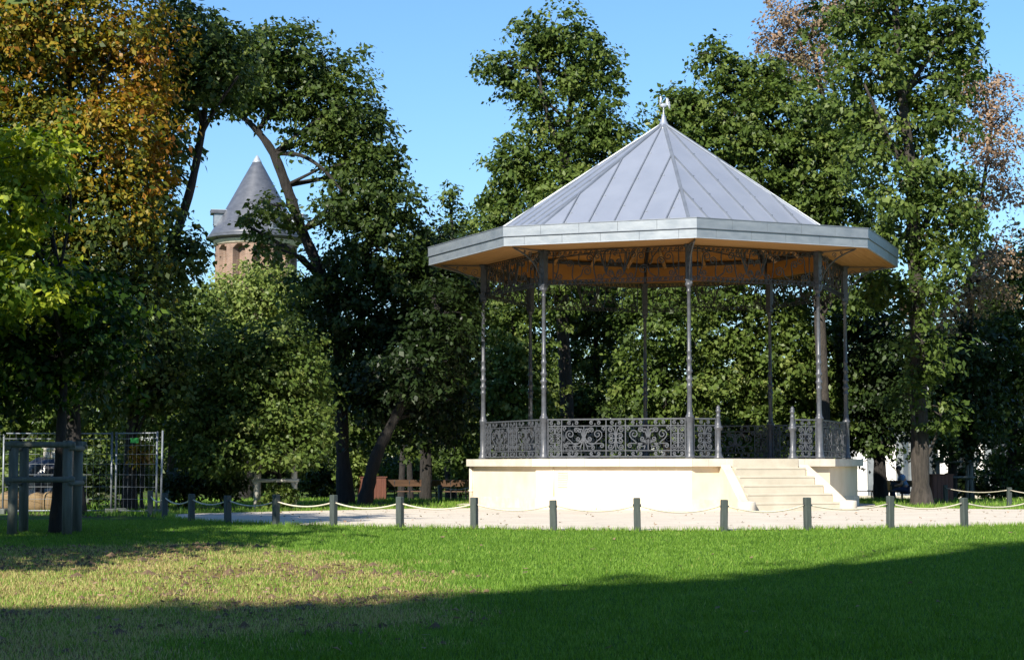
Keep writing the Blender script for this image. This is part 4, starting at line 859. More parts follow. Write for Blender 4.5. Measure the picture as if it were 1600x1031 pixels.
shr = [('leafy shrub beside the end of the wire fence', 205, 742, 34, 40, 41.5, 'green', 0.5), ('bushy dark shrub behind the first rope bollards', 292, 752, 38, 34, 43.5, 'dark', 0.5), ('rounded green shrub left of the sunlit tree guard', 352, 748, 42, 38, 44, 'oak', 0.5),
       ('small bright shrub at the foot of the sunlit tree guard', 436, 774, 26, 20, 41.5, 'green', 0.6), ('pale leafy shrub behind the fence mesh', 18, 735, 34, 44, 43, 'light', 0.35), ('low dark shrub between trunk and guard', 500, 745, 36, 36, 62, 'dark', 0.4),
       ('light green bush behind the red brown bin', 548, 735, 30, 34, 60, 'light', 0.4), ('pale bush behind the right end of the benches', 720, 742, 26, 30, 62, 'light', 0.5), ('dark shrub far behind the right bollards', 1560, 745, 44, 34, 66, 'dark', 0.4),
       ('dark shrub behind the right-hand tree guard', 1512, 750, 30, 30, 68, 'dark', 0.4), ('small dark shrub on the far right lawn', 1600, 750, 30, 34, 60, 'oak', 0.4), ('yellow-leaved sapling inside the wire fence', 222, 705, 16, 22, 40.4, 'chestnut', 0.6),
       ('dark bush behind the fence and brown sacks', 140, 745, 34, 44, 45, 'dark', 0.4), ('wide green hedge bush behind the benches', 660, 735, 60, 26, 80, 'green', 0.45), ('wide dark hedge bush behind the left trunks', 600, 735, 60, 30, 84, 'dark', 0.5),
       ('broad hedge bush far behind the left shrubs', 400, 735, 80, 40, 72, 'dark', 0.5), ('hedge bush behind the left fence panel', 60, 735, 70, 40, 60, 'green', 0.4)]
for i, (lb, x, y, rx, ry, d, mt, ti) in enumerate(shr): shrub(lb, x, y, rx, ry, d, mt, 100 + i, tint=ti, leaf=0.12 if d < 50 else 0.17)
# a distant mass of wood closing the view
g_ = np.random.default_rng(5); W = []
for i in range(46):
    x = -34 + 68 * i / 45 + g_.uniform(-1, 1); y = 96 + g_.uniform(-5, 8); h = g_.uniform(2.5, 4.2) if -18 < x < -9 else g_.uniform(3.5, 6.5)
    W.append(((x, y, h * 0.45 - 0.3), (2.6, 2.2, h * 0.62), float(g_.uniform(0.25, 0.55)), 1.0))
wd_ = foliage('distant_wood', W, L['oak'], 6, 0.34, 1.5, 0.7); tag(wd_, 'distant mass of woodland closing the park behind the trees', 'woodland', kind='stuff')

# ------------------------------------------------------------------ tree guards
def tree_guard(label, base, wd, h, post, mat, rz=0.0):
    o = tag(empty('tree_guard', base, rz), label, 'tree guard'); rn = random.Random(int(base.x * 10))
    for sx in (-1, 1):
        for sy in (-1, 1):
            m_ = MB(); m_.tube([(sx * wd / 2, sy * wd / 2, -0.08), (sx * wd / 2 + rn.uniform(-.015, .015), sy * wd / 2, h)], [post / 2, post / 2 * 0.96], 10); m_.build('post', M[mat], o)
    for z in (h - 0.06, h * 0.58):
        for s in (-1, 1):
            m_ = MB(); m_.tube([(-wd / 2 - 0.11, s * (wd / 2 + post * 0.4), z), (wd / 2 + 0.11, s * (wd / 2 + post * 0.4), z + rn.uniform(-.012, .012))], post * 0.29, 8); m_.build('rail', M[mat], o)
            m_ = MB(); m_.tube([(s * (wd / 2 + post * 0.4), -wd / 2 - 0.08, z - 0.05), (s * (wd / 2 + post * 0.4), wd / 2 + 0.08, z - 0.05)], post * 0.27, 8); m_.build('rail', M[mat], o)
p = ground(88, 829); tree_guard('dark weathered wooden tree guard standing on the lawn', Vector((p.x, 28, 0.0 + gz(28))), 0.80, 1.38, 0.15, 'guardwood', 0.05)
tree_guard('sunlit pale tree guard between the shrubs behind the rope fence', foot(431, 42), 0.82, 1.12, 0.13, 'palewood', 0.1)
tree_guard('slim shaded tree guard on the far side of the right path', foot(1488, 55), 0.95, 1.2, 0.11, 'guardwood', -0.1)

# ------------------------------------------------------------------ wire site fence and building supplies
def fence_panel(label, a, b, h=1.68):
    d_ = b - a; Lw = d_.length; o = tag(empty('site_fence', a, math.atan2(d_.y, d_.x)), label, 'fence', 'wire fence panels')
    for x in (0.02, Lw - 0.02):
        m_ = MB(); m_.tube([(x, 0, -0.03), (x, 0, h)], 0.021, 8); m_.build('post', M['galv'], o)
    for z in (0.06, h - 0.03, h - 0.14):
        m_ = MB(); m_.tube([(0, 0.002, z), (Lw, 0.002, z)], 0.016 if z > h - 0.1 or z < 0.1 else 0.009, 6); m_.build('rail', M['galv'], o)
    m_ = MB(); n = int(Lw / 0.125)
    for i in range(1, n): m_.tube([(Lw * i / n, 0.004, 0.06), (Lw * i / n, 0.004, h - 0.03)], 0.002, 4, False)
    for z in (0.3, 0.55, 0.8, 1.02, 1.22, 1.4): m_.tube([(0, 0.008, z), (Lw, 0.008, z)], 0.0045, 4, False)
    tag(m_.build('wire_mesh', M['galv'], o), None, kind='stuff')
    for x in (0.0, Lw):
        m_ = MB(); m_.cbox((x, 0, 0.05), (0.5, 0.22, 0.11), 0.02, PI / 2); m_.build('foot_block', M['guardwood'], o)
    return o
fa, fb_, fc, fd = foot(-190, 39.2), foot(4, 38.6), foot(176, 38.8), foot(246, 38.0)
fence_panel('galvanised wire fence panel at the far left end of the site', fa, fb_ - Vector((0.06, 0, 0)))
fence_panel('galvanised wire fence panel in front of the brown sacks', fb_, fc)
fp = fence_panel('short wire fence panel with a small green plate', fc + Vector((0.06, 0, 0)), fd)
m_ = MB(); m_.box((0.62, -0.03, 1.50), (0.25, 0.008, 0.10)); m_.build('green_plate', M['greensign'], fp)
m_ = MB(); q = foot(252, 38.0); m_.tube([q, q + Vector((0.02, 0, 1.7))], 0.021, 8); o_ = m_.build('fence_post', M['galv'], None, q, off=q); tag(o_, 'single galvanised post at the end of the wire fence', 'post')
def sack(label, x, d, sx, sz, seed):
    rn = random.Random(seed); m_ = MB(); P = []
    n = 16
    prof_ = [(0.78, 0), (0.96, 0.08), (1.02, 0.3), (1.0, 0.6), (0.93, 0.82), (0.7, 0.95), (0.3, 1.0)]
    ph = [rn.uniform(0, 6) for _ in range(4)]; vs = []
    for r_, z in prof_:
        for k in range(n):
            q = 2 * PI * k / n; c_, s_ = math.cos(q), math.sin(q); e = (abs(c_) ** 3 + abs(s_) ** 3) ** (-1 / 3)
            rr__ = r_ * e * (1 + 0.05 * math.sin(3 * q + ph[0] + 4 * z) + 0.04 * math.sin(5 * q + ph[1]))
            vs.append((sx / 2 * rr__ * c_, 0.3 * rr__ * s_, sz * z + 0.02 * math.sin(2 * q + ph[2]) * z))
    fs = [(i * n + k, i * n + (k + 1) % n, (i + 1) * n + (k + 1) % n, (i + 1) * n + k) for i in range(len(prof_) - 1) for k in range(n)] + [tuple(range(n - 1, -1, -1)), tuple(range((len(prof_) - 1) * n, len(prof_) * n))]
    m_.add(vs, fs, True); b = foot(x, d); o = m_.build('sack', M['cardboard'], None, b, rn.uniform(-.2, .2)); tag(o, label, 'sack', 'brown sacks behind the wire fence')
sack('bulging brown sack behind the fence, between guard post and maple trunk', 60, 40.3, 0.42, 0.40, 1); sack('upright brown sack right next to the maple trunk', 82, 40.1, 0.40, 0.42, 2); sack('brown sack left of the dark guard behind the fence', 18, 40.4, 0.5, 0.42, 3)
m_ = MB(); rn = random.Random(4); vs = []; n = 20; lev = 7                                # pallet load under crumpled plastic
for j in range(lev):
    for k in range(n):
        q = 2 * PI * k / n; c_, s_ = math.cos(q), math.sin(q); e = (abs(c_) ** 6 + abs(s_) ** 6) ** (-1 / 6); z = j / (lev - 1)
        rr__ = e * (1 - 0.12 * z) * (1 + rn.uniform(-0.05, 0.05)) * (0.55 if j == lev - 1 else 1); vs.append((0.62 * rr__ * c_, 0.5 * rr__ * s_, 0.14 + 1.0 * z + rn.uniform(-0.04, 0.04)))
fs = [(i * n + k, i * n + (k + 1) % n, (i + 1) * n + (k + 1) % n, (i + 1) * n + k) for i in range(lev - 1) for k in range(n)] + [tuple(range(n - 1, -1, -1)), tuple(range((lev - 1) * n, lev * n))]
m_.add(vs, fs); pb = foot(78, 41.6); po = tag(empty('covered_pallet', pb), 'pallet load under crumpled shiny dark plastic behind the wire fence', 'pallet'); m_.build('plastic_cover', M['tarp'], po)
for i in range(3):
    m_ = MB(); m_.box((0, -0.4 + 0.4 * i, 0.05), (1.2, 0.1, 0.1)); m_.build('bearer', M['palewood'], po)
for i in range(6):
    m_ = MB(); m_.box((-0.54 + 0.216 * i, 0, 0.115), (0.14, 0.95, 0.024)); m_.build('plank', M['palewood'], po)
for i, (x, z) in enumerate(((84, 0.0), (88, 0.0))):
    pass
# crates of timber offcuts showing pale ends above the load
b = foot(92, 42.4); o = tag(empty('plank_stack', b), 'stack of pale sawn planks above the covered pallet', 'planks')
for j in range(9):
    for i in range(3):
        m_ = MB(); m_.box((-0.16 + 0.17 * i + 0.01 * ((j * 7 + i) % 3), 0.03 * ((j + i) % 2), 0.08 + 0.165 * j), (0.15, 1.1, 0.14)); m_.build('plank', M['palewood'], o)

# ------------------------------------------------------------------ benches, bins, person
def bench(label, base, rz, Lb=1.75, group='park benches', back=True):
    o = tag(empty('park_bench', base, rz), label, 'bench', group)
    for i in range(4):
        m_ = MB(); m_.cbox((0, -0.22 + 0.115 * i, 0.43), (Lb, 0.10, 0.035), 0.006); m_.build('seat_slat', M['benchwood'], o)
    if back:
        m_ = MB(); m_.box((0, 0, 0), (Lb, 0.04, 0.21)); s_ = m_.build('back_board', M['benchwood'], o, (0, 0.26, 0.70)); s_.rotation_euler.x = -0.16
    for x in (-Lb / 2 + 0.22, 0.0, Lb / 2 - 0.22):
        m_ = MB()
        m_.tube(smooth_path([(x, -0.30, 0), (x, -0.22, 0.12), (x, -0.27, 0.28), (x, -0.20, 0.405)], 4), 0.018, 6)
        m_.tube(smooth_path([(x, 0.28, 0), (x, 0.17, 0.14), (x, 0.16, 0.3), (x, 0.2, 0.45), (x, 0.25, 0.62), (x, 0.29, 0.78 if back else 0.63)], 4), 0.018, 6)
        m_.tube([(x, -0.22, 0.405), (x, 0.18, 0.405)], 0.014, 6); m_.build('leg', M['black'], o)
    return o
bench('brown wooden bench seen from behind, next to the red brown bin', foot(640, 60.5), PI + 0.05, 1.4)
bench('brown wooden bench seen from behind, next to the bandstand base', foot(705, 60.8), PI - 0.04, 1.4)
bench('wooden bench in the shade where the person in blue sits', foot(1409, 61.5), PI * 0.96, 1.6)
bench('pale plank bench between bandstand and seated person', foot(1363, 60), PI * 0.98, 1.5, back=False)
def bin_(label, base, rz, wd=0.58, h=0.72):
    o = tag(empty('litter_bin', base, rz), label, 'litter bin', 'wooden litter bins'); n = 5
    for sx, sy, rot in ((0, -1, 0), (1, 0, PI / 2), (0, 1, 0), (-1, 0, PI / 2)):
        for i in range(n):
            t = (i - (n - 1) / 2) * wd / n; m_ = MB(); x, y = (t, sy * wd / 2) if sx == 0 else (sx * wd / 2, t); m_.box((x, y, h / 2), ((wd / n - 0.008) if sx == 0 else 0.025, 0.025 if sx == 0 else (wd / n - 0.008), h)); m_.build('board', M['rust'], o)
    m_ = MB(); m_.box((0, 0, h + 0.015), (wd + 0.07, wd + 0.07, 0.03)); m_.box((0, 0, 0.3), (wd - 0.05, wd - 0.05, 0.56)); m_.build('liner', M['rust'], o)
bin_('red brown boarded litter bin behind the leaning trunk', foot(581, 60), 0.25, 0.78, 0.86); bin_('red brown boarded litter bin beside the thickest trunk on the right', foot(1466, 52), 0.2)

def skin_person(name, joints, edges, mat, parent, root_idx):
    me_ = bpy.data.meshes.new(name); me_.from_pydata([j[0] for j in joints], edges, []); o = new_obj(name, me_, parent)
    sk = o.modifiers.new('skin', 'SKIN'); sk.use_smooth_shade = True; o.modifiers.new('sub', 'SUBSURF').levels = 2; o.modifiers['sub'].render_levels = 2
    for i, j in enumerate(joints): me_.skin_vertices[0].data[i].radius = (j[1], j[2] if len(j) > 2 else j[1])
    me_.skin_vertices[0].data[root_idx].use_root = True; me_.materials.append(mat); return o
pb = foot(1411, 61.3); pr = tag(empty('person', pb), 'person in light blue shirt and navy jeans sitting hunched on a shaded bench', 'person')
J = [((0.10, 0, 0.50), 0.13, 0.12), ((0.06, 0, 0.66), 0.125, 0.105), ((-0.01, 0, 0.84), 0.135, 0.11), ((-0.07, 0, 0.95), 0.10, 0.08), ((-0.12, 0, 1.01), 0.052), ((-0.16, 0, 1.08), 0.075), ((-0.17, 0, 1.17), 0.085), ((-0.16, 0, 1.23), 0.06),
     ((0.06, -0.10, 0.49), 0.095), ((-0.36, -0.13, 0.50), 0.07), ((-0.34, -0.13, 0.24), 0.055), ((-0.32, -0.13, 0.07), 0.042), ((-0.46, -0.14, 0.04), 0.035),
     ((0.06, 0.10, 0.49), 0.095), ((-0.38, 0.14, 0.50), 0.07), ((-0.30, 0.14, 0.25), 0.055), ((-0.24, 0.14, 0.07), 0.042), ((-0.38, 0.15, 0.04), 0.035),
     ((-0.06, -0.19, 0.92), 0.055), ((-0.10, -0.22, 0.68), 0.045), ((-0.32, -0.12, 0.62), 0.034), ((-0.40, -0.09, 0.61), 0.03),
     ((-0.06, 0.19, 0.92), 0.055), ((-0.12, 0.22, 0.68), 0.045), ((-0.34, 0.10, 0.63), 0.034), ((-0.42, 0.07, 0.62), 0.03)]
Eg = [(0, 1), (1, 2), (2, 3), (3, 4), (4, 5), (5, 6), (6, 7), (0, 8), (8, 9), (9, 10), (10, 11), (11, 12), (0, 13), (13, 14), (14, 15), (15, 16), (16, 17), (3, 18), (18, 19), (19, 20), (20, 21), (3, 22), (22, 23), (23, 24), (24, 25)]
skin_person('body', J, Eg, M['skin'], pr, 0)
sj = [(J[0][0], 0.142, 0.14), (J[1][0], 0.14, 0.125), (J[2][0], 0.15, 0.13), (J[3][0], 0.112, 0.095), (J[18][0], 0.072), ((-0.085, -0.21, 0.78), 0.062), (J[22][0], 0.072), ((-0.1, 0.21, 0.78), 0.062)]
skin_person('shirt', sj, [(0, 1), (1, 2), (2, 3), (3, 4), (4, 5), (3, 6), (6, 7)], M['shirt'], pr, 0)
tj = [((0.10, 0, 0.47), 0.145, 0.14)] + [(J[i][0], J[i][1] + 0.014) for i in (8, 9, 10, 11, 13, 14, 15, 16)]
skin_person('jeans', tj, [(0, 1), (1, 2), (2, 3), (3, 4), (0, 5), (5, 6), (6, 7), (7, 8)], M['denim'], pr, 0)
m_ = MB(); m_.ball((-0.145, 0, 1.195), (0.105, 0.09, 0.095), 12, 8); m_.build('hair', M['hair'], pr)
m_ = MB(); m_.tube([(-0.25, 0, 1.15), (-0.275, 0, 1.125), (-0.25, 0, 1.115)], [0.008, 0.016, 0.008], 6); m_.ball((-0.238, -0.032, 1.16), 0.01, 6, 5); m_.ball((-0.238, 0.032, 1.16), 0.01, 6, 5); m_.ball((-0.165, -0.09, 1.14), (0.022, 0.012, 0.032), 6, 5); m_.ball((-0.165, 0.09, 1.14), (0.022, 0.012, 0.032), 6, 5); m_.ball((-0.243, 0, 1.09), (0.012, 0.026, 0.007), 8, 5); m_.build('face', M['skin'], pr)
for s in (-1, 1):
    m_ = MB(); hx, hy, hz = (-0.42, s * 0.08, 0.615)
    for f_ in range(4): m_.tube([(hx, hy + (f_ - 1.5) * 0.018, hz), (hx - 0.04, hy + (f_ - 1.5) * 0.02, hz - 0.012), (hx - 0.055 - 0.006 * (f_ in (1, 2)), hy + (f_ - 1.5) * 0.018, hz - 0.045)], [0.010, 0.009, 0.007], 6)
    m_.tube([(hx + 0.02, hy - s * 0.03, hz), (hx - 0.02, hy - s * 0.05, hz + 0.012), (hx - 0.045, hy - s * 0.045, hz)], [0.012, 0.010, 0.008], 6); m_.build('fingers', M['skin'], pr)
    m_ = MB(); fx_ = -0.44 if s < 0 else -0.36; m_.ball((fx_, s * 0.14, 0.04), (0.14, 0.05, 0.045), 10, 6); m_.build('shoe', M['blackbag'], pr)
def bag(label, base, rz, sx, sy, sz, mat):
    o = tag(empty('bag', base, rz), label, 'bag'); m_ = MB(); m_.lathe([(0.40, 0), (0.5, 0.04), (0.52, 0.3), (0.48, 0.7), (0.34, 0.93), (0.12, 1.0)], 12)
    m_.v = [(x * sx, y * sy, z * sz) for x, y, z in m_.v]; m_.build('pouch', M[mat], o)
    m_ = MB(); m_.tube(smooth_path([(-0.2 * sx, 0, sz * 0.9), (-0.1 * sx, 0, sz * 1.25), (0.1 * sx, 0, sz * 1.25), (0.2 * sx, 0, sz * 0.9)], 4), 0.012, 6); m_.build('strap', M[mat], o)
    m_ = MB(); m_.box((0, -0.49 * sy, sz * 0.35), (0.5 * sx, 0.05, 0.35 * sz)); m_.build('pocket', M[mat], o)
q = foot(1386, 60.3); bag('ochre canvas bag standing on the end of the pale plank bench', q + Vector((-0.06, -0.02, 0.448)), 0.2, 0.36, 0.24, 0.34, 'orange')
q = foot(1397, 61.2); bag('black bag on the bench beside the person in blue', q + Vector((-0.05, 0.06, 0.448)), -0.2, 0.42, 0.22, 0.3, 'blackbag')

# ------------------------------------------------------------------ tower, white building, added shadow block behind the viewer
def brick_material():
    m, n, p, out = newmat('weathered_brick'); mp = mapping(n, (1, 1, 1), 'UV')
    b = n.nodes.new('ShaderNodeTexBrick'); b.inputs['Scale'].default_value = 1; b.inputs['Color1'].default_value = (0.20, 0.125, 0.09, 1); b.inputs['Color2'].default_value = (0.29, 0.18, 0.13, 1); b.inputs['Mortar'].default_value = (0.42, 0.36, 0.3, 1)
    b.inputs['Brick Width'].default_value = 0.26; b.inputs['Row Height'].default_value = 0.085; b.inputs['Mortar Size'].default_value = 0.01
    n.links.new(mp.outputs[0], b.inputs['Vector'])
    mo = mapping(n, 1); t = noise(n, mo.outputs[0], 0.7, 5); r = ramp(n, t.outputs['Fac'], [(0.35, (0.62, 0.6, 0.6)), (0.65, (1.05, 1, 0.95))])
    mx = n.nodes.new('ShaderNodeMix'); mx.data_type = 'RGBA'; mx.blend_type = 'MULTIPLY'; mx.inputs['Factor'].default_value = 1
    n.links.new(b.outputs['Color'], mx.inputs['A']); n.links.new(r.outputs[0], mx.inputs['B']); n.links.new(mx.outputs['Result'], p.inputs['Base Color'])
    p.inputs['Roughness'].default_value = 0.9; bm_ = n.nodes.new('ShaderNodeBump'); bm_.inputs['Strength'].default_value = 0.5; bm_.inputs['Distance'].default_value = 0.02
    n.links.new(b.outputs['Fac'], bm_.inputs['Height']); bm_.invert = True; n.links.new(bm_.outputs[0], p.inputs['Normal']); return m
M['brick'] = brick_material()
TD = 146.0; ts = TD / F_PX; tb = foot(397, TD); TW = tag(empty('tower', tb), 'round brick tower with slate cone roof and dormers beyond the trees', 'tower')
z_of = lambda y: CAM_Z + (at(397, y, TD).z - CAM_Z) - tb.z
ze, zt = z_of(374), z_of(254); r_b = 64 * ts; r_e = 77 * ts
# brick drum with blind arches cut back into it
m_ = MB(); n = 96; vs = []; fs = []; uv = []
arch_z0, arch_zs = z_of(470), z_of(400); nA = 12; arch_w = 0.62
rows = [0, z_of(520)] + [z_of(470) + (z_of(384) - z_of(470)) * i / 26 for i in range(27)] + [z_of(380)]
for z in rows:
    for k in range(n):
        q = 2 * PI * k / n; ph = ((k + 0.5) / n * nA) % 1 - 0.5; half_w = arch_w / 2; inside = False
        if arch_z0 < z < arch_zs: inside = abs(ph) < half_w
        elif z >= arch_zs:
            rad_ = half_w * 2 * PI * r_b / nA; dz = z - arch_zs; inside = (ph * 2 * PI * r_b / nA) ** 2 + dz * dz < rad_ * rad_
        rr__ = r_b - (0.7 if inside else 0); vs.append((rr__ * math.cos(q), rr__ * math.sin(q), z))
for j in range(len(rows) - 1):
    for k in range(n): fs.append((j * n + k, j * n + (k + 1) % n, (j + 1) * n + (k + 1) % n, (j + 1) * n + k))
m_.add(vs, fs); dr = m_.build('drum', M['brick'], TW)
uvl = dr.data.uv_layers.new(name='UVMap'); uvd = np.zeros((len(dr.data.loops), 2), np.float32)
for pi, pg in enumerate(dr.data.polygons):
    k = pi % n
    for li, vi in zip(pg.loop_indices, pg.vertices):
        kk = vi % n; kk = kk + n if (kk == 0 and k == n - 1) else kk; uvd[li] = (kk / n * 2 * PI * r_b, dr.data.vertices[vi].co.z)
uvl.data.foreach_set('uv', uvd.ravel())
m_ = MB(); m_.lathe([(r_b + 0.02, z_of(386)), (r_b + 0.12, z_of(385)), (r_b + 0.14, z_of(382)), (r_b + 0.2, z_of(381)), (r_b + 0.22, z_of(379)), (r_b + 0.1, z_of(378))], 64); m_.build('cornice', M['plinth'], TW)
m_ = MB(); m_.lathe([(r_b - 0.2, z_of(379)), (r_e - 0.1, ze - 0.12), (r_e + 0.06, ze - 0.1), (r_e + 0.07, ze + 0.05), (r_e - 0.2, ze + 0.06)], 64); m_.build('gutter', M['slate'], TW)
m_ = MB(); nr = 16; pr_ = []
for i in range(nr + 1):
    t = i / nr; r_ = (r_e - 0.02) * (1 - t) + 7 * ts * t - 0.14 * math.sin(t * PI) * (1 - t); pr_.append((r_, ze + (zt - ze) * t))
m_.lathe(pr_, 64); rf = m_.build('cone_roof', M['slate'], TW)
m_ = MB(); m_.lathe([(7.6 * ts, zt - 0.05), (7.2 * ts, zt + 0.05), (3 * ts, zt + 0.42), (0.05, z_of(243))], 16); m_.build('zinc_tip', M['silver'], rf)
def dormer(az, y0, y1, wd, dep):
    o = empty('dormer', (0, 0, 0), az, TW); z0, z1 = z_of(y0), z_of(y1); mid = (z0 + z1) / 2; t = (mid - ze) / (zt - ze); rr__ = r_e * (1 - t) + 7 * ts * t
    yo = -rr__ - dep
    m_ = MB(); m_.box((0, yo + 1.2, mid - 0.1), (wd, 2.4, z1 - z0 - 0.2)); m_.build('dormer_wall', M['zincband'], o)
    m_ = MB(); m_.box((0, yo - 0.03, mid - 0.1), (wd * 0.62, 0.06, (z1 - z0) * 0.62)); m_.build('window', M['glass'], o)
    m_ = MB(); m_.box((0, yo + 1.1, z1 - 0.12), (wd + 0.35, 2.7, 0.24)); m_.build('dormer_roof', M['slate'], o)
    m_ = MB(); m_.box((0, yo + 1.1, z1 + 0.025), (wd + 0.4, 2.75, 0.05)); m_.build('coping_strip', M['silver'], o)
dormer(R(-78), 356, 332, 1.3, 0.35); dormer(R(33), 366, 338, 1.1, 0.45); dormer(R(85), 362, 338, 1.5, 0.5); dormer(R(180), 362, 338, 1.3, 0.5)

wb = tag(empty('garden_building', foot(1430, 76)), 'white low building with grey posts and veranda behind the seated person', 'building')
m_ = MB(); m_.box((2.5, 2.2, 1.75), (9.6, 3.6, 3.5)); m_.build('wall', M['white'], wb)
m_ = MB(); m_.box((2.5, 1.5, 3.62), (10.4, 5.6, 0.22)); m_.build('roof', M['greypaint'], wb)
for x in (-1.92, -0.75, -0.25, 1.45, 2.8, 4.1, 5.5): m_ = MB(); m_.cbox((x, -0.6, 1.75), (0.26, 0.26, 3.5), 0.02); m_.build('post', M['greypaint'], wb)
for x in (0.55, 2.1, 3.5, 4.8):
    m_ = MB(); m_.box((x, 0.385, 1.25), (0.95, 0.05, 2.3)); dw = m_.build('door', M['greypaint'], wb); m_ = MB(); m_.box((x, 0.355, 1.5), (0.7, 0.02, 1.5)); m_.build('pane', M['glass'], dw)
m_ = MB(); m_.box((2.5, -0.35, 0.06), (10.0, 1.5, 0.12)); m_.build('plinth', M['step'], wb)
hs = tag(empty('house', foot(1535, 100)), 'pale house with a flat cornice showing through the right-hand foliage', 'house')
m_ = MB(); m_.box((0, 4, 3.9), (2.6, 8, 7.8)); m_.build('wall', M['white'], hs); m_ = MB(); m_.box((0, 4, 7.9), (3.0, 8.6, 0.22)); m_.build('cornice', M['silver'], hs)
for x in (0,):
    for z in (2.0, 5.6):
        m_ = MB(); m_.box((x, -0.03, z), (1.0, 0.08, 1.6)); f_ = m_.build('window', M['greypaint'], hs); m_ = MB(); m_.box((x, -0.08, z), (0.84, 0.03, 1.4)); m_.build('pane', M['glass'], f_)

# added unseen block, its outline shaped so its shadow covers the near lawn
sh = Vector((-math.sin(SUN_AZ), math.cos(SUN_AZ)))            # ground direction the light travels
perp = Vector((sh.y, -sh.x)); tanel = math.tan(SUN_EL); SC = -9.0
edge = []
for x, y in ((-400, 953), (0, 951), (280, 953), (480, 956), (700, 941), (850, 930), (1000, 922), (1100, 910), (1300, 885), (1600, 850), (1800, 822)):
    p = ground(x, y); q = Vector((p.x, p.y)); edge.append((q.dot(perp), (q.dot(sh) - SC) * tanel + p.z))
edge.sort(); print('shadow profile', [(round(a, 1), round(b, 1)) for a, b in edge])
top = edge[-1][1] + 0.5
prof_ = [(edge[0][0] - 6, edge[0][1])] + edge + [(edge[-1][0] + 0.3, top), (edge[-1][0] + 22, top)]
o = tag(empty('shadow_caster_block', (sh.x * SC, sh.y * SC, gz(0)), math.atan2(perp.y, perp.x)), 'unseen block added behind the viewer, shaped to shadow the near lawn', 'building')
n = len(prof_); zb = -0.5
vs = [(u, 0, zb) for u, z in prof_] + [(u, 0, z - gz(0) - 0.3) for u, z in prof_]; vs += [(x, -9, z) for x, y, z in vs]
fs = [(i, i + 1, n + i + 1, n + i) for i in range(n - 1)] + [(2 * n + i + 1, 2 * n + i, 3 * n + i, 3 * n + i + 1) for i in range(n - 1)] + [(i + 1, i, 2 * n + i, 2 * n + i + 1) for i in range(n - 1)] + [(0, n, 3 * n, 2 * n), (n - 1, 3 * n - 1, 4 * n - 1, 2 * n - 1)]
m_ = MB(); m_.add(vs, fs); m_.build('wall', M['casterwall'], o)
vs = [(u, 0.1, z - gz(0) - 0.3) for u, z in prof_] + [(u, 0.1, z - gz(0)) for u, z in prof_]; vs += [(x, -9.1, z) for x, y, z in vs]
m_ = MB(); m_.add(vs, fs[:2 * (n - 1)] + fs[2 * (n - 1):] + [(n + i, n + i + 1, 3 * n + i + 1, 3 * n + i) for i in range(n - 1)]); m_.build('roof', M['slate'], o)

def caster(label, idx, ds, seed, spread=0.5):  # added unseen trees, lobes set along the shadow edge to break it
    rn = random.Random(seed); us = [edge[i] for i in idx]; um = sum(u for u, z in us) / len(us)
    b2 = perp * um + sh * (SC + ds); b = Vector((b2.x, b2.y, gz(b2.y))); lob = []
    for u, z in us:
        for k in range(2):
            q = perp * (u + rn.uniform(-0.1, spread)) + sh * (SC + ds + rn.uniform(-0.5, 0.5)); lob.append((q.x - b.x, q.y - b.y, z - ds * tanel - b.z - rn.uniform(-0.1, 0.9) - 0.6 * k, rn.uniform(0.7, 1.1)))
    world_tree('shade_tree', label, b, max(l[2] for l in lob) - 1, lob, 'oak', seed)
caster('unseen broad tree added to roughen the shadow edge on the dry grass', (1, 2, 3, 4, 5), 2.5, 95)
caster('unseen tall tree added to soften the shadow edge on the green lawn', (6, 7, 8, 9), 3.0, 96, 0.9)
def soil_clods(n, seed):
    g = np.random.default_rng(seed); x = g.uniform(-8, 1, n * 6); y = g.uniform(13, 27, n * 6); k = (g.random(n * 6) < dry(x, y) * np.clip((patchy(x + 40, y) - 0.42) / 0.2, 0.02, 1)); x, y = x[k][:n], y[k][:n]; n = len(x)
    O = np.array([(1, 0, 0), (0, 1, 0), (-1, 0, 0), (0, -1, 0), (0, 0, 1), (0, 0, -1)], float); Fc = np.array([(0, 1, 4), (1, 2, 4), (2, 3, 4), (3, 0, 4), (1, 0, 5), (2, 1, 5), (3, 2, 5), (0, 3, 5)])
    sz = 0.016 * np.exp(g.normal(0, 0.5, n)); V = O[None] * sz[:, None, None] * g.uniform(0.6, 1.4, (n, 6, 3)) * np.array([1.3, 1.3, 0.8]); V[:, :, 0] += x[:, None]; V[:, :, 1] += y[:, None]; V[:, :, 2] += np.array([gz(v) for v in y])[:, None] + 0.006
    me = bpy.data.meshes.new('soil_clods'); me.from_pydata(V.reshape(-1, 3).tolist(), [], (Fc[None] + (np.arange(n) * 6)[:, None, None]).reshape(-1, 3).tolist()); me.materials.append(simple('crumbled_soil', (0.07, 0.045, 0.028), (0.15, 0.095, 0.055), 6, 0.95))
    tag(new_obj('soil_clods', me), 'crumbs of bare brown soil in the parched part of the lawn', 'soil', kind='stuff')
soil_clods(2200, 12)
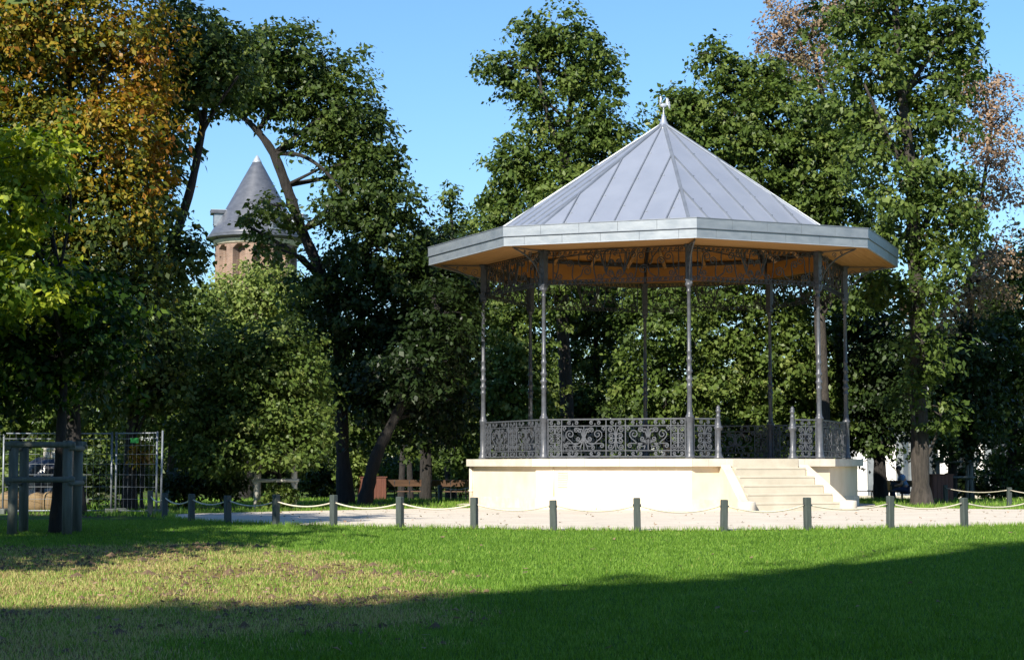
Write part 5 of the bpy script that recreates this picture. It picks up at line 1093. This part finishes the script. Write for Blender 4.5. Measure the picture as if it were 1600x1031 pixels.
# ------------------------------------------------------------------ fallen leaves and rough tufts
def fallen(name, n, seed, xr, yr, label, inside=None, size=0.07):
    g = np.random.default_rng(seed); x = g.uniform(*xr, n); y = g.uniform(*yr, n)
    if inside is not None:
        k = inside(x, y); x, y = x[k], y[k]
    n = len(x); z = np.array([gz(v) for v in y]) + 0.014; a_ = g.uniform(0, 2 * PI, n); l = size * g.uniform(0.5, 1.4, n); wv = l * 0.35
    d = np.stack([np.cos(a_), np.sin(a_)], 1); s = np.stack([-d[:, 1], d[:, 0]], 1); P = np.stack([x, y], 1)
    V = np.empty((n, 4, 3), np.float32); V[:, 0, :2] = P - d * l[:, None] / 2; V[:, 1, :2] = P + s * wv[:, None]; V[:, 2, :2] = P + d * l[:, None] / 2; V[:, 3, :2] = P - s * wv[:, None]
    V[:, :, 2] = z[:, None] + g.uniform(0, 0.035, (n, 4)) * (g.random((n, 1)) < 0.6)
    me = bpy.data.meshes.new(name); me.from_pydata(V.reshape(-1, 3).tolist(), [], np.arange(n * 4).reshape(-1, 4).tolist())
    t = me.attributes.new('tint', 'FLOAT', 'FACE'); t.data.foreach_set('value', g.uniform(0, 0.8, n).astype(np.float32)); me.materials.append(L['brown']); tag(new_obj(name, me), label, 'leaves', kind='stuff')
fallen('fallen_leaves', 650, 31, (-9, 12), (29, 43), 'scattered dry leaves on the gravel path', lambda x, y: in_poly(x, y, front + back), 0.055)
fallen('lawn_litter', 1400, 33, (-9, 9), (13, 29), 'dry leaves and straw lying on the lawn', lambda x, y: (np.random.default_rng(5).random(len(x)) < 0.12 + 0.88 * dry(x, y)) & ~past_edge(x, y), 0.07)
def under(g, n):
    y = g.uniform(36, 75, n); x = g.uniform(-1, 1, n) * (0.3 * y); return x, y
def no_grass(x, y):
    r_ = np.hypot(x - 3.79, y - 46.09); g = np.random.default_rng(77); return in_poly(x, y, front + back) | (r_ < 5.2) | (g.random(len(x)) < 0.5 - 0.5 * np.sin(x * 0.9 + np.sin(y * 0.7) * 2))
blades('park_grass', 120000, 2, under, 0.10, 0.012, M['blade'], lambda g, x, y: g.uniform(0.0, 0.5, len(x)), no_grass, 'rough grass growing under the park trees')
def edge_reg(g, n):
    k = g.integers(0, len(pp), n); P = np.array(pp)[k]; return P[:, 0] + g.normal(0, 0.07, n), P[:, 1] + g.normal(0, 0.05, n) - 0.02
blades('verge_grass', 26000, 4, edge_reg, 0.075, 0.006, M['blade'], lambda g, x, y: g.uniform(0.05, 0.6, len(x)), lambda x, y: np.hypot(x - 3.79, y - 46.09) < 5.2, 'ragged grass fringe along the gravel edge')
print('leaves', LEAVES)
